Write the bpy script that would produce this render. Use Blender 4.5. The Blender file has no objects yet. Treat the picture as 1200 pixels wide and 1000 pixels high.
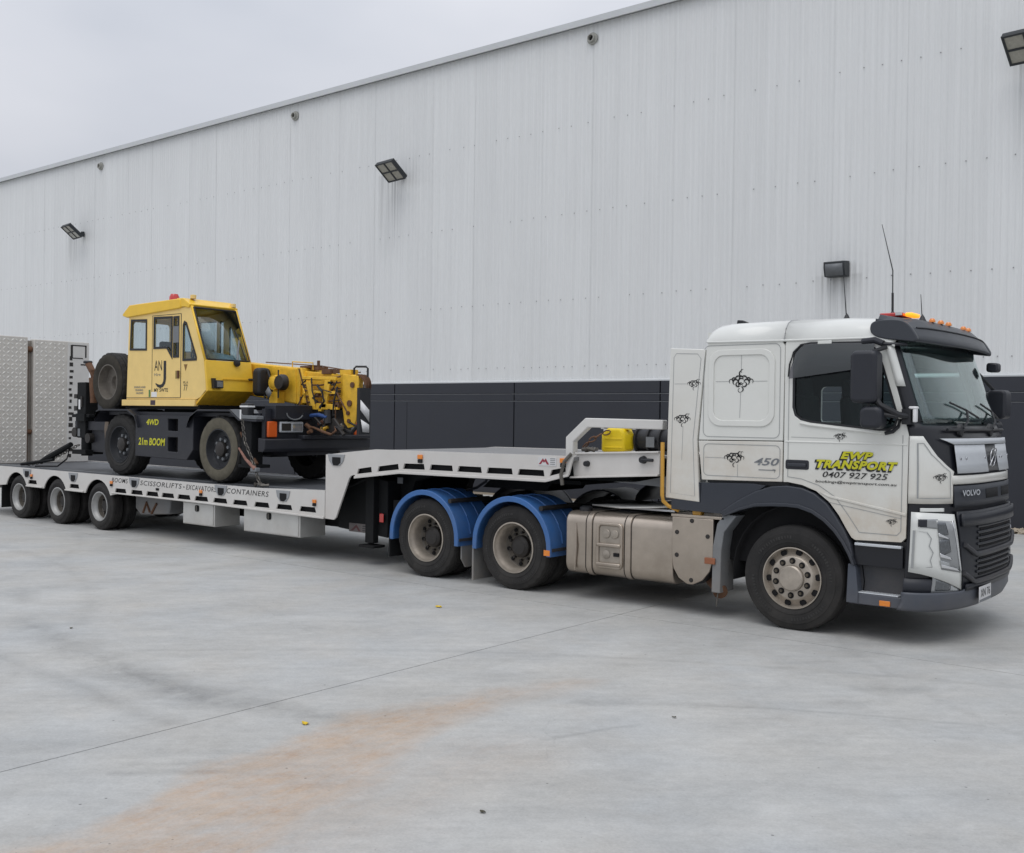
import bpy, bmesh, math, random
from mathutils import Vector, Matrix
from mathutils.geometry import tessellate_polygon
random.seed(7)
R = math.radians
SC = bpy.context.scene
COL = SC.collection

# ------------------------------------------------------------------ camera, sky, sun, exposure
cd = bpy.data.cameras.new('camera'); cam = bpy.data.objects.new('camera', cd); COL.objects.link(cam)
cd.sensor_fit = 'HORIZONTAL'; cd.sensor_width = 36; cd.lens = 36 * 1235.06 / 1200
cd.clip_start = .1; cd.clip_end = 2000
rx = Vector((.78133493, .62396603, .01349477)); up = Vector((-.01650331, -.00095889, .99986335)); fw = Vector((-.62389371, .78145087, -.00954829))
cam.matrix_world = Matrix(((rx.x, up.x, -fw.x, 4.20999), (rx.y, up.y, -fw.y, -9.77121), (rx.z, up.z, -fw.z, 2.05426), (0, 0, 0, 1)))
SC.camera = cam

SUN_EL, SUN_AZ = 66, 163          # degrees, azimuth clockwise from +Y (sun behind the camera, soft through cloud)
w = bpy.data.worlds.new('World'); SC.world = w; w.use_nodes = True
nt = w.node_tree; nt.nodes.clear()
def N(nt, t, **k):
    n = nt.nodes.new(t)
    for a, b in k.items(): setattr(n, a, b)
    return n
out = N(nt, 'ShaderNodeOutputWorld'); bg = N(nt, 'ShaderNodeBackground'); bg.inputs[1].default_value = .1
sky = N(nt, 'ShaderNodeTexSky'); sky.sky_type = 'NISHITA'; sky.sun_disc = False
sky.sun_elevation = R(SUN_EL); sky.sun_rotation = R(SUN_AZ)
hs = N(nt, 'ShaderNodeHueSaturation'); hs.inputs['Saturation'].default_value = .12
nt.links.new(sky.outputs[0], hs.inputs['Color'])
tc = N(nt, 'ShaderNodeTexCoord'); mp = N(nt, 'ShaderNodeMapping'); mp.inputs['Scale'].default_value = (1, 1, 2.2)
nz = N(nt, 'ShaderNodeTexNoise'); nz.inputs['Scale'].default_value = 2.4; nz.inputs['Detail'].default_value = 4; nz.inputs['Roughness'].default_value = .45
cr = N(nt, 'ShaderNodeValToRGB'); cr.color_ramp.elements[0].position = .32; cr.color_ramp.elements[1].position = .66
cr.color_ramp.elements[0].color = (6.3, 6.7, 7.55, 1); cr.color_ramp.elements[1].color = (8.3, 8.5, 9.2, 1)
mx = N(nt, 'ShaderNodeMixRGB'); mx.inputs[0].default_value = .88
nt.links.new(tc.outputs['Generated'], mp.inputs[0]); nt.links.new(mp.outputs[0], nz.inputs[0]); nt.links.new(nz.outputs[0], cr.inputs[0])
sz = N(nt, 'ShaderNodeSeparateXYZ'); nt.links.new(tc.outputs['Generated'], sz.inputs[0])
zr = N(nt, 'ShaderNodeMapRange'); zr.inputs[1].default_value = 0; zr.inputs[2].default_value = 1; zr.inputs[3].default_value = .72; zr.inputs[4].default_value = 1.60   # an overcast sky is brighter overhead
nt.links.new(sz.outputs['Z'], zr.inputs[0]); mz_ = N(nt, 'ShaderNodeMixRGB', blend_type='MULTIPLY'); mz_.inputs[0].default_value = 1
nt.links.new(hs.outputs[0], mx.inputs[1]); nt.links.new(cr.outputs[0], mx.inputs[2]); nt.links.new(mx.outputs[0], mz_.inputs[1]); nt.links.new(zr.outputs[0], mz_.inputs[2]); nt.links.new(mz_.outputs[0], bg.inputs[0]); nt.links.new(bg.outputs[0], out.inputs[0])

sd = bpy.data.lights.new('sun', 'SUN'); sd.energy = .95; sd.angle = R(45); sd.color = (1, .97, .93)
sun = bpy.data.objects.new('sun', sd); COL.objects.link(sun)
sv = Vector((math.sin(R(SUN_AZ)) * math.cos(R(SUN_EL)), math.cos(R(SUN_AZ)) * math.cos(R(SUN_EL)), math.sin(R(SUN_EL))))
sun.rotation_euler = sv.to_track_quat('Z', 'Y').to_euler(); sun.location = (0, -20, 40)
SC.view_settings.view_transform = 'Standard'; SC.view_settings.look = 'None'
SC.view_settings.exposure = -.04; SC.view_settings.gamma = 1; SC.view_settings.use_curve_mapping = False
SC.render.engine = 'CYCLES'

# ------------------------------------------------------------------ materials
def srgb(r, g, b):
    f = lambda c: (c / 255 / 12.92) if c <= 10 else ((c / 255 + .055) / 1.055) ** 2.4
    return (f(r), f(g), f(b))
def mat(name, col, rough=.5, metal=0, var=.06, scale=6, stretch=(1, 1, 1), dust=None, coat=0, bump=0, bscale=60, spec=.5):
    """principled with mottled colour; dust = (z_low, z_high, amount, colour): road grime thickening towards the wheels"""
    m = bpy.data.materials.new(name); m.use_nodes = True; t = m.node_tree; L = t.links.new
    p = t.nodes['Principled BSDF']; p.inputs['Metallic'].default_value = metal
    p.inputs['Coat Weight'].default_value = coat; p.inputs['Coat Roughness'].default_value = .08
    p.inputs['Specular IOR Level'].default_value = spec
    tc = N(t, 'ShaderNodeTexCoord'); mp = N(t, 'ShaderNodeMapping'); mp.inputs['Scale'].default_value = stretch
    L(tc.outputs['Object'], mp.inputs[0])
    n1 = N(t, 'ShaderNodeTexNoise'); n1.inputs['Scale'].default_value = scale; n1.inputs['Detail'].default_value = 6; n1.inputs['Roughness'].default_value = .65
    L(mp.outputs[0], n1.inputs[0])
    r1 = N(t, 'ShaderNodeMapRange'); r1.inputs[1].default_value = .25; r1.inputs[2].default_value = .75
    r1.inputs[3].default_value = 1 - var; r1.inputs[4].default_value = 1 + var
    L(n1.outputs[0], r1.inputs[0])
    mul = N(t, 'ShaderNodeMixRGB', blend_type='MULTIPLY'); mul.inputs[0].default_value = 1; mul.inputs[1].default_value = (*col, 1)
    L(r1.outputs[0], mul.inputs[2]); c = mul.outputs[0]
    if dust:
        z0, z1, am, dc = dust
        sp = N(t, 'ShaderNodeSeparateXYZ'); L(tc.outputs['Object'], sp.inputs[0])
        rz = N(t, 'ShaderNodeMapRange'); rz.inputs[1].default_value = z1; rz.inputs[2].default_value = z0; rz.inputs[3].default_value = 0; rz.inputs[4].default_value = 1
        L(sp.outputs['Z'], rz.inputs[0])
        n2 = N(t, 'ShaderNodeTexNoise'); n2.inputs['Scale'].default_value = 2.3; n2.inputs['Detail'].default_value = 8; n2.inputs['Roughness'].default_value = .7
        L(tc.outputs['Object'], n2.inputs[0])
        r2 = N(t, 'ShaderNodeMapRange'); r2.inputs[1].default_value = .35; r2.inputs[2].default_value = .65; r2.inputs[3].default_value = .25; r2.inputs[4].default_value = 1
        L(n2.outputs[0], r2.inputs[0])
        a = N(t, 'ShaderNodeMath', operation='MULTIPLY'); L(rz.outputs[0], a.inputs[0]); L(r2.outputs[0], a.inputs[1])
        b = N(t, 'ShaderNodeMath', operation='MULTIPLY'); L(a.outputs[0], b.inputs[0]); b.inputs[1].default_value = am
        mz = N(t, 'ShaderNodeMixRGB'); L(b.outputs[0], mz.inputs[0]); L(c, mz.inputs[1]); mz.inputs[2].default_value = (*dc, 1); c = mz.outputs[0]
    L(c, p.inputs['Base Color'])
    rr = N(t, 'ShaderNodeMapRange'); rr.inputs[3].default_value = max(0, rough - .07); rr.inputs[4].default_value = min(1, rough + .07)
    L(n1.outputs[0], rr.inputs[0]); L(rr.outputs[0], p.inputs['Roughness'])
    if bump:
        nb = N(t, 'ShaderNodeTexNoise'); nb.inputs['Scale'].default_value = bscale; nb.inputs['Detail'].default_value = 4
        L(mp.outputs[0], nb.inputs[0]); bp = N(t, 'ShaderNodeBump'); bp.inputs['Strength'].default_value = bump; bp.inputs['Distance'].default_value = .01
        L(nb.outputs[0], bp.inputs['Height']); L(bp.outputs[0], p.inputs['Normal'])
    return m
TAN = (.33, .27, .20)
M = {}
M['white'] = mat('truck_white_paint', (.70, .705, .665), .32, 0, .03, 3, dust=(.85, 1.75, .95, (.50, .42, .32)), coat=.5)
M['white_dusty'] = mat('truck_white_dusty', (.69, .69, .65), .36, 0, .03, 3, dust=(.9, 2.6, .85, (.50, .42, .32)), coat=.4)
M['white_clean'] = mat('truck_white_roof', (.68, .69, .66), .32, 0, .03, 3, coat=.5)
M['dark'] = mat('dark_grey_plastic', (.028, .032, .041), .5, 0, .08, 5, dust=(.6, 1.4, .12, TAN))
M['fgrey'] = mat('fender_grey', (.027, .032, .043), .5, 0, .08, 5, dust=(.5, 1.3, .10, TAN))
M['mask'] = mat('black_front_mask', (.009, .010, .014), .3, 0, .05, 5)
M['black'] = mat('black_plastic', (.013, .014, .017), .5, 0, .1, 8)
M['grille'] = mat('grille_plastic', (.011, .013, .019), .42, 0, .08, 8)
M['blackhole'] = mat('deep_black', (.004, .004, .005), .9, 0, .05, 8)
M['visor'] = mat('sun_visor_plastic', (.036, .041, .050), .38, 0, .05, 5)
M['mirror'] = mat('mirror_housing', (.015, .017, .024), .45, 0, .06, 8)
M['bumper'] = mat('bumper_grey', (.062, .072, .092), .45, 0, .06, 5, dust=(.3, .6, .15, TAN))
M['lgrey'] = mat('light_grey_flap', (.17, .18, .19), .6, 0, .1, 6, dust=(.2, 1.0, .4, TAN))
M['silver'] = mat('brushed_silver', (.56, .585, .61), .45, .25, .05, 10, (1, 1, 12))
M['chrome'] = mat('chrome', (.75, .76, .78), .12, 1, .03, 6)
M['lamp_bowl'] = mat('headlamp_bowl', (.27, .28, .285), .25, .2, .1, 20, coat=.8)
M['lamp_mesh'] = mat('lamp_reflector_grey', (.12, .13, .14), .2, .6, .3, 60, coat=.8)
M['lens'] = mat('clear_lens', (.42, .44, .45), .08, .55, .2, 40, coat=1)
M['alu'] = mat('tank_aluminium', (.47, .41, .345), .30, .8, .16, 3, (1, 1, 1), dust=(.2, 1.1, .55, (.25, .20, .15)))
M['alu_dim'] = mat('tank_step_alloy', (.36, .32, .27), .42, .5, .2, 6)
M['alu2'] = mat('stainless_box', (.55, .55, .53), .45, .35, .10, 6, dust=(.25, .75, .3, (.42, .37, .30)))
M['tyre'] = mat('tyre_rubber', (.014, .014, .015), .8, 0, .35, 5, dust=(-.3, 1.2, .26, (.12, .11, .095)), bump=.2, bscale=50, spec=.3)
M['tyre_mark'] = mat('tyre_raised_letters', (.030, .029, .028), .75, 0, .4, 9)
M['tyre_dusty'] = mat('tyre_dusty', (.028, .027, .026), .85, 0, .3, 6, bump=.2, bscale=50, spec=.3)
M['tyre_spare'] = mat('tyre_weathered', (.045, .041, .034), .9, 0, .35, 7, bump=.2, bscale=50, spec=.2)
M['tyre_pale'] = mat('tyre_clay_dusted', (.115, .105, .080), .9, 0, .25, 9, bump=.25, bscale=50, spec=.2)
M['rim'] = mat('rim_tan_silver', (.40, .355, .30), .38, .45, .22, 9)
M['rim_trailer'] = mat('rim_grey_silver', (.40, .40, .39), .45, .35, .14, 8)
M['rim_dark'] = mat('rim_dark', (.018, .020, .024), .6, 0, .3, 10)
M['disc'] = mat('wheel_disc_dark', (.15, .135, .115), .55, .2, .3, 10)  # brown-grey, darker than the rims
M['hub'] = mat('hub_dark_grease', (.03, .027, .025), .55, .2, .3, 12)
M['nut'] = mat('wheel_nut_steel', (.10, .085, .065), .45, .6, .2, 20)
M['blue'] = mat('blue_mudguard_plastic', (.026, .125, .36), .42, 0, .12, 5, dust=(.2, 1.5, .5, (.16, .18, .21)))
M['orange_rail'] = mat('orange_yellow_rail', (.56, .30, .045), .4, 0, .1, 10)
M['amber'] = mat('amber_lens', (.75, .22, .01), .2, 0, .1, 30, coat=1)
M['red'] = mat('red_lens', (.5, .02, .015), .2, 0, .1, 30, coat=1)
M['text_y'] = mat('sign_yellow', (.56, .54, .015), .5, 0, .02, 5)
M['text_k'] = mat('sign_black', (.012, .012, .013), .5, 0, .02, 5)
M['text_g'] = mat('sign_grey', (.17, .18, .19), .5, 0, .02, 5)
M['pin'] = mat('pinstripe_grey', (.30, .31, .31), .5, 0, .02, 5)
M['plate'] = mat('number_plate_white', (.6, .6, .6), .4, 0, .04, 20)
M['trailer'] = mat('trailer_white_paint', (.62, .61, .585), .42, 0, .05, 4, dust=(.4, 1.7, .30, (.44, .38, .32)))
M['trailer2'] = mat('trailer_white_gooseneck', (.60, .585, .56), .45, 0, .06, 3, dust=(1.0, 2.0, .25, (.47, .40, .34)))
M['deck'] = mat('deck_steel', (.085, .09, .10), .55, .2, .2, 3, bump=.3, bscale=30)
M['crane_deck'] = mat('gooseneck_deck_grey', (.20, .20, .20), .8, 0, .15, 3)
M['shield'] = mat('pocket_grey', (.30, .31, .32), .55, .1, .1, 10)
M['lozenge'] = mat('tread_lozenge', (.76, .75, .71), .5, .15, .1, 6)
M['chassis'] = mat('chassis_black', (.008, .009, .010), .75, 0, .3, 6, spec=.25, dust=(-.2, 1.2, .05, (.14, .12, .10)))
M['ramp'] = mat('ramp_plate', (.60, .575, .53), .55, .15, .10, 4, dust=(.8, 3.4, .25, (.40, .36, .30)))
M['ramp_in'] = mat('ramp_channel_steel', (.22, .20, .175), .7, 0, .35, 4, (1, 1, .3))
M['rust'] = mat('rusty_steel', (.13, .065, .035), .8, .1, .4, 12)
M['yellow'] = mat('crane_yellow_paint', (.85, .53, .036), .42, 0, .10, 4, coat=.15, dust=(1.5, 3.2, .15, (.45, .33, .18)))
M['yellow_side'] = mat('crane_yellow_sky_glare', (.84, .605, .215), .5, 0, .07, 4, coat=.1)  # paler copy of the crane yellow, sky glare on the cab sides painted in
M['boom_yellow'] = mat('boom_yellow_paint', (.84, .50, .03), .5, 0, .22, 9, dust=(1.2, 3.2, .5, (.20, .11, .04)))
M['crane_navy'] = mat('crane_dark_navy', (.011, .013, .020), .5, 0, .15, 6, dust=(.9, 2.2, .14, (.2, .18, .16)))
M['crane_grey'] = mat('crane_grey_plate', (.16, .17, .18), .55, .1, .15, 6)
M['rubber'] = mat('black_rubber', (.014, .014, .016), .6, 0, .15, 10)
M['jerry'] = mat('jerrycan_yellow', (.82, .60, .012), .42, 0, .08, 8)
M['steel'] = mat('chain_steel', (.14, .13, .115), .5, .6, .3, 30)
M['pinkrust'] = mat('binder_faded_red', (.24, .12, .09), .65, .1, .35, 14)
M['blue_strap'] = mat('blue_strap', (.02, .06, .20), .7, 0, .2, 12)
M['paper'] = mat('pale_blue_paper', (.45, .62, .72), .7, 0, .08, 10)
M['seat'] = mat('seat_fabric_dark', (.018, .018, .022), .9, 0, .2, 20)
M['interior'] = mat('cab_interior_grey', (.20, .21, .215), .8, 0, .08, 8)
M['int_dark'] = mat('cab_interior_dark', (.03, .032, .036), .8, 0, .1, 8)
M['sticker_w'] = mat('white_sticker', (.75, .75, .75), .5, 0, .05, 20)
M['leaf_y'] = mat('yellow_scrap', (.72, .50, .03), .7, 0, .15, 60)
M['leaf_d'] = mat('dead_leaf', (.06, .055, .03), .8, 0, .3, 60)
M['lampbody'] = mat('floodlight_body', (.03, .034, .038), .5, .2, .1, 10)
M['lampglass'] = mat('floodlight_lens', (.36, .35, .30), .25, .2, .15, 14, coat=.6)
M['ventpipe'] = mat('vent_pvc', (.34, .34, .31), .6, 0, .1, 20)
M['pebble'] = mat('pebbles', (.36, .31, .24), .9, 0, .35, 9)
def glass(name, tint, alpha):
    """tinted pane: part clear, part glossy, so that both the cab inside and the sky's reflection show"""
    m = bpy.data.materials.new(name); m.use_nodes = True; t = m.node_tree; L = t.links.new; t.nodes.clear()
    o = N(t, 'ShaderNodeOutputMaterial'); tr = N(t, 'ShaderNodeBsdfTransparent'); tr.inputs[0].default_value = (*tint, 1)
    gl = N(t, 'ShaderNodeBsdfGlossy'); gl.inputs['Roughness'].default_value = .03; gl.inputs[0].default_value = (.9, .95, .95, 1)
    lw = N(t, 'ShaderNodeLayerWeight'); lw.inputs[0].default_value = .5
    fr = N(t, 'ShaderNodeMath', operation='POWER'); L(lw.outputs['Facing'], fr.inputs[0]); fr.inputs[1].default_value = 4
    ad = N(t, 'ShaderNodeMath', operation='ADD'); ad.inputs[1].default_value = alpha; ad.use_clamp = True
    mi = N(t, 'ShaderNodeMixShader'); L(fr.outputs[0], ad.inputs[0]); L(ad.outputs[0], mi.inputs[0]); L(tr.outputs[0], mi.inputs[1]); L(gl.outputs[0], mi.inputs[2]); L(mi.outputs[0], o.inputs[0])
    return m
M['glass_side'] = glass('side_glass', (.82, .88, .88), .02)
M['glass_front'] = glass('windscreen_glass', (.80, .90, .88), .10)
M['glass_crane'] = glass('crane_glass', (.80, .86, .88), .04)
M['smoke'] = glass('smoked_acrylic', (.22, .20, .23), .10)
def emis(name, col, e):
    m = bpy.data.materials.new(name); m.use_nodes = True; p = m.node_tree.nodes['Principled BSDF']
    p.inputs['Base Color'].default_value = (*col, 1); p.inputs['Emission Color'].default_value = (*col, 1); p.inputs['Emission Strength'].default_value = e
    return m
M['beacon_lit'] = emis('lit_amber_lamp', (1, .34, .02), 1.3)

def concrete_mat():
    m = bpy.data.materials.new('yard_concrete'); m.use_nodes = True; t = m.node_tree; L = t.links.new; p = t.nodes['Principled BSDF']
    tc = N(t, 'ShaderNodeTexCoord'); P0 = tc.outputs['Object']
    def noise(scale, detail, rough, st=(1, 1, 1), rot=0, dist=0):
        mp = N(t, 'ShaderNodeMapping'); mp.inputs['Scale'].default_value = st; mp.inputs['Rotation'].default_value = (0, 0, rot); L(P0, mp.inputs[0])
        n = N(t, 'ShaderNodeTexNoise'); n.inputs['Scale'].default_value = scale; n.inputs['Detail'].default_value = detail; n.inputs['Roughness'].default_value = rough; n.inputs['Distortion'].default_value = dist
        L(mp.outputs[0], n.inputs[0]); return n.outputs[0]
    def rng(s, a, b, c, d):
        r = N(t, 'ShaderNodeMapRange'); r.inputs[1].default_value = a; r.inputs[2].default_value = b; r.inputs[3].default_value = c; r.inputs[4].default_value = d; L(s, r.inputs[0]); return r.outputs[0]
    def mth(op, a, b):
        n = N(t, 'ShaderNodeMath', operation=op)
        for i, v in enumerate((a, b)):
            if isinstance(v, (int, float)): n.inputs[i].default_value = v
            else: L(v, n.inputs[i])
        return n.outputs[0]
    def mixc(f, a, b):
        n = N(t, 'ShaderNodeMixRGB')
        for i, v in enumerate((f, a, b)):
            if isinstance(v, (int, float)): n.inputs[i].default_value = v
            elif isinstance(v, tuple): n.inputs[i].default_value = (*v, 1)
            else: L(v, n.inputs[i])
        return n.outputs[0]
    def brush(scale, detail, rough, long, short, rot):
        mp = N(t, 'ShaderNodeMapping', vector_type='TEXTURE'); mp.inputs['Scale'].default_value = (long, short, 1); mp.inputs['Rotation'].default_value = (0, 0, rot); L(P0, mp.inputs[0])
        n = N(t, 'ShaderNodeTexNoise'); n.inputs['Scale'].default_value = scale; n.inputs['Detail'].default_value = detail; n.inputs['Roughness'].default_value = rough; L(mp.outputs[0], n.inputs[0]); return n.outputs[0]
    big = noise(.30, 4, .55); mid = noise(1.3, 10, .72, dist=.4); fine = noise(55, 4, .7); sp = noise(11, 8, .8)
    st1 = brush(1.4, 8, .7, 2.6, .5, .62); st2 = brush(3.2, 8, .75, 2.2, .28, .75); st3 = brush(1.0, 6, .7, 3.0, .6, 1.35)
    v = mth('ADD', rng(big, .3, .7, -.05, .05), rng(mid, .3, .7, -.08, .07))
    for n_, a in ((st1, .065), (st2, .05), (st3, .06), (fine, .07), (sp, .08)): v = mth('ADD', v, rng(n_, .3, .7, -a * 1.15, a * 1.15))
    v = mth('ADD', v, 1.0)
    col = mixc(rng(noise(.5, 4, .6), .35, .65, 0, 1), (.418, .412, .390), (.398, .408, .406))
    warp = N(t, 'ShaderNodeVectorMath', operation='ADD'); L(P0, warp.inputs[0])
    nv = N(t, 'ShaderNodeTexNoise'); nv.inputs['Scale'].default_value = 1.1; nv.inputs['Detail'].default_value = 7; nv.inputs['Roughness'].default_value = .6; L(P0, nv.inputs[0])
    sc = N(t, 'ShaderNodeVectorMath', operation='MULTIPLY_ADD'); L(nv.outputs[1], sc.inputs[0]); sc.inputs[1].default_value = (.7, .7, 0); sc.inputs[2].default_value = (-.35, -.35, 0)
    L(sc.outputs[0], warp.inputs[1])
    w2 = N(t, 'ShaderNodeVectorMath', operation='MULTIPLY_ADD'); L(sc.outputs[0], w2.inputs[0]); w2.inputs[1].default_value = (.28, .28, 0); L(P0, w2.inputs[2])
    def vm(op, a, b):
        n = N(t, 'ShaderNodeVectorMath', operation=op)
        for i_, q in enumerate((a, b)):
            if q is None: continue
            if isinstance(q, tuple): n.inputs[i_].default_value = q
            else: L(q, n.inputs[i_])
        return n
    def seg(src, a, b, w0, w1, soft):
        """1 inside a tapering capsule from a to b, fading over soft"""
        ab = (b[0] - a[0], b[1] - a[1], 0); l2 = ab[0] ** 2 + ab[1] ** 2
        pa = vm('SUBTRACT', src, (a[0], a[1], 0)).outputs[0]; d = vm('DOT_PRODUCT', pa, ab).outputs['Value']
        tt = N(t, 'ShaderNodeMath', operation='DIVIDE'); tt.use_clamp = True; L(d, tt.inputs[0]); tt.inputs[1].default_value = l2
        pr = N(t, 'ShaderNodeVectorMath', operation='SCALE'); pr.inputs[0].default_value = ab; L(tt.outputs[0], pr.inputs['Scale'])
        ln = vm('LENGTH', vm('SUBTRACT', pa, pr.outputs[0]).outputs[0], None).outputs['Value']
        return rng(mth('SUBTRACT', ln, mth('ADD', mth('MULTIPLY', tt.outputs[0], w1 - w0), w0)), -soft, soft, 1, 0)
    def mx_(l_):
        o = l_[0]
        for q in l_[1:]: o = mth('MAXIMUM', o, q)
        return o
    brk = rng(noise(3.0, 8, .75), .36, .6, .25, 1); W2 = w2.outputs[0]
    # dark rubber: broad smears where wheels turned, and thin scrub lines
    def arc(cx, cy, r_, wd, am):
        dn = vm('DISTANCE', W2, (cx, cy, 0)); return mth('MULTIPLY', rng(mth('ABSOLUTE', mth('SUBTRACT', dn.outputs['Value'], r_), 0), wd, 0, 0, 1), am)
    marks = mx_([mth('MULTIPLY', seg(W2, a, b, w0, w1, sf), am) for a, b, w0, w1, sf, am in (
        ((-5.9, -4.7), (-3.6, -5.15), .10, .16, .22, .6), ((-3.6, -5.15), (-2.2, -5.22), .16, .12, .2, .8), ((-2.2, -5.22), (-1.2, -5.0), .10, .06, .16, .8), ((-4.6, -5.6), (-1.9, -5.72), .02, .05, .12, .55),
        ((-1.25, -6.5), (-.85, -6.1), .015, .02, .05, .5), ((-1.32, -6.35), (-.95, -6.0), .01, .015, .04, .45), ((-7.7, -3.83), (-6.9, -4.2), .05, .05, .15, .5),
        ((-.1, -3.5), (.6, -3.0), .03, .01, .10, .5), ((.6, -3.0), (1.5, -2.5), .008, .012, .03, .6), ((1.5, -2.5), (2.3, -2.2), .012, .01, .03, .4), ((.2, -4.4), (.5, -3.7), .012, .01, .03, .5), ((1.3, -1.75), (1.6, -1.5), .06, .08, .1, .5))]
        + [arc(-12, -13.2, 11.0, .16, .2), arc(6, -14, 13.6, .07, .22), arc(-22, -2, 14.5, .2, .2), arc(-16, -9, 9.2, .14, .15), arc(9, 6, 10.5, .08, .12)])
    marks = mth('MULTIPLY', mth('MULTIPLY', marks, 1.25), brk)
    v = mth('MULTIPLY', v, rng(marks, 0, 1, 1, .55))
    # thin cracks and grit
    cracks = mx_([mth('MULTIPLY', seg(warp.outputs[0], a, b, 0, 0, .011), am) for a, b, am in (((-.05, -3.9), (.45, -4.9), .5), ((.5, -3.1), (1.9, -2.45), .45), ((-6.5, -2.2), (-3.4, -3.2), .4))])
    v = mth('MULTIPLY', v, rng(cracks, 0, 1, 1, .62))
    for sc_, th, dk in ((5.5, .055, .45), (17, .085, .62)):
        vo = N(t, 'ShaderNodeTexVoronoi'); vo.inputs['Scale'].default_value = sc_; L(P0, vo.inputs[0])
        hs_ = N(t, 'ShaderNodeSeparateColor'); L(vo.outputs['Color'], hs_.inputs[0])
        on = mth('MULTIPLY', rng(vo.outputs['Distance'], th, th * .6, 0, 1), rng(hs_.outputs[0], .72, .74, 0, 1))
        v = mth('MULTIPLY', v, rng(on, 0, 1, 1, dk))
    # pale scratches
    scr = mx_([seg(W2, a, b, 0, 0, .012) for a, b in (((-2.4, -3.3), (-.7, -3.1)), ((-.9, -4.75), (-.75, -4.55)), ((-6, -1.6), (-4.2, -2.0)))])
    v = mth('MULTIPLY', v, rng(scr, 0, 1, 1, 1.12))
    # beige-brown clay tracked across the slab in one smear
    WP_ = warp.outputs[0]
    cl = mx_([mth('MULTIPLY', seg(WP_, a, b, w0, w1, sf), am) for a, b, w0, w1, sf, am in (
        ((-.05, -7.6), (-.42, -6.0), .46, .48, .10, 1), ((-.42, -6.0), (-.72, -4.9), .48, .36, .12, 1), ((-.72, -4.9), (-.72, -4.0), .34, .18, .14, .95), ((-.72, -4.0), (-.40, -3.0), .14, .05, .2, .65), ((.2, -6.4), (.2, -4.8), .3, .15, .35, .4))])
    cn = mth('MULTIPLY', rng(noise(2.2, 9, .7), .30, .60, .45, 1), rng(brush(2.0, 8, .75, 2.0, .35, 1.0), .3, .65, .55, 1))
    cn = mth('MULTIPLY', cn, rng(brush(3.5, 9, .78, 2.4, .22, 1.75), .34, .62, .5, 1)); cl = mth('MULTIPLY', cl, cn)
    col = mixc(mth('MULTIPLY', cl, .95), col, (.445, .32, .22))
    core = mth('MULTIPLY', cl, rng(noise(4.5, 8, .75), .5, .68, 0, .6)); col = mixc(core, col, (.36, .215, .125))
    wide = mth('MULTIPLY', rng(noise(.45, 6, .65), .50, .72, 0, 1), .25)
    col = mixc(wide, col, (.41, .355, .285))
    mu = N(t, 'ShaderNodeMixRGB', blend_type='MULTIPLY'); mu.inputs[0].default_value = 1; L(col, mu.inputs[1]); L(v, mu.inputs[2])
    L(mu.outputs[0], p.inputs['Base Color']); p.inputs['Specular IOR Level'].default_value = .35
    L(rng(mid, .3, .7, .55, .8), p.inputs['Roughness'])
    bp = N(t, 'ShaderNodeBump'); bp.inputs['Strength'].default_value = .25; bp.inputs['Distance'].default_value = .004; L(mth('ADD', fine, sp), bp.inputs['Height']); L(bp.outputs[0], p.inputs['Normal'])
    return m
M['concrete'] = concrete_mat()
M['joint'] = mat('joint_sealant', (.06, .06, .06), .9, 0, .2, 10)

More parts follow.
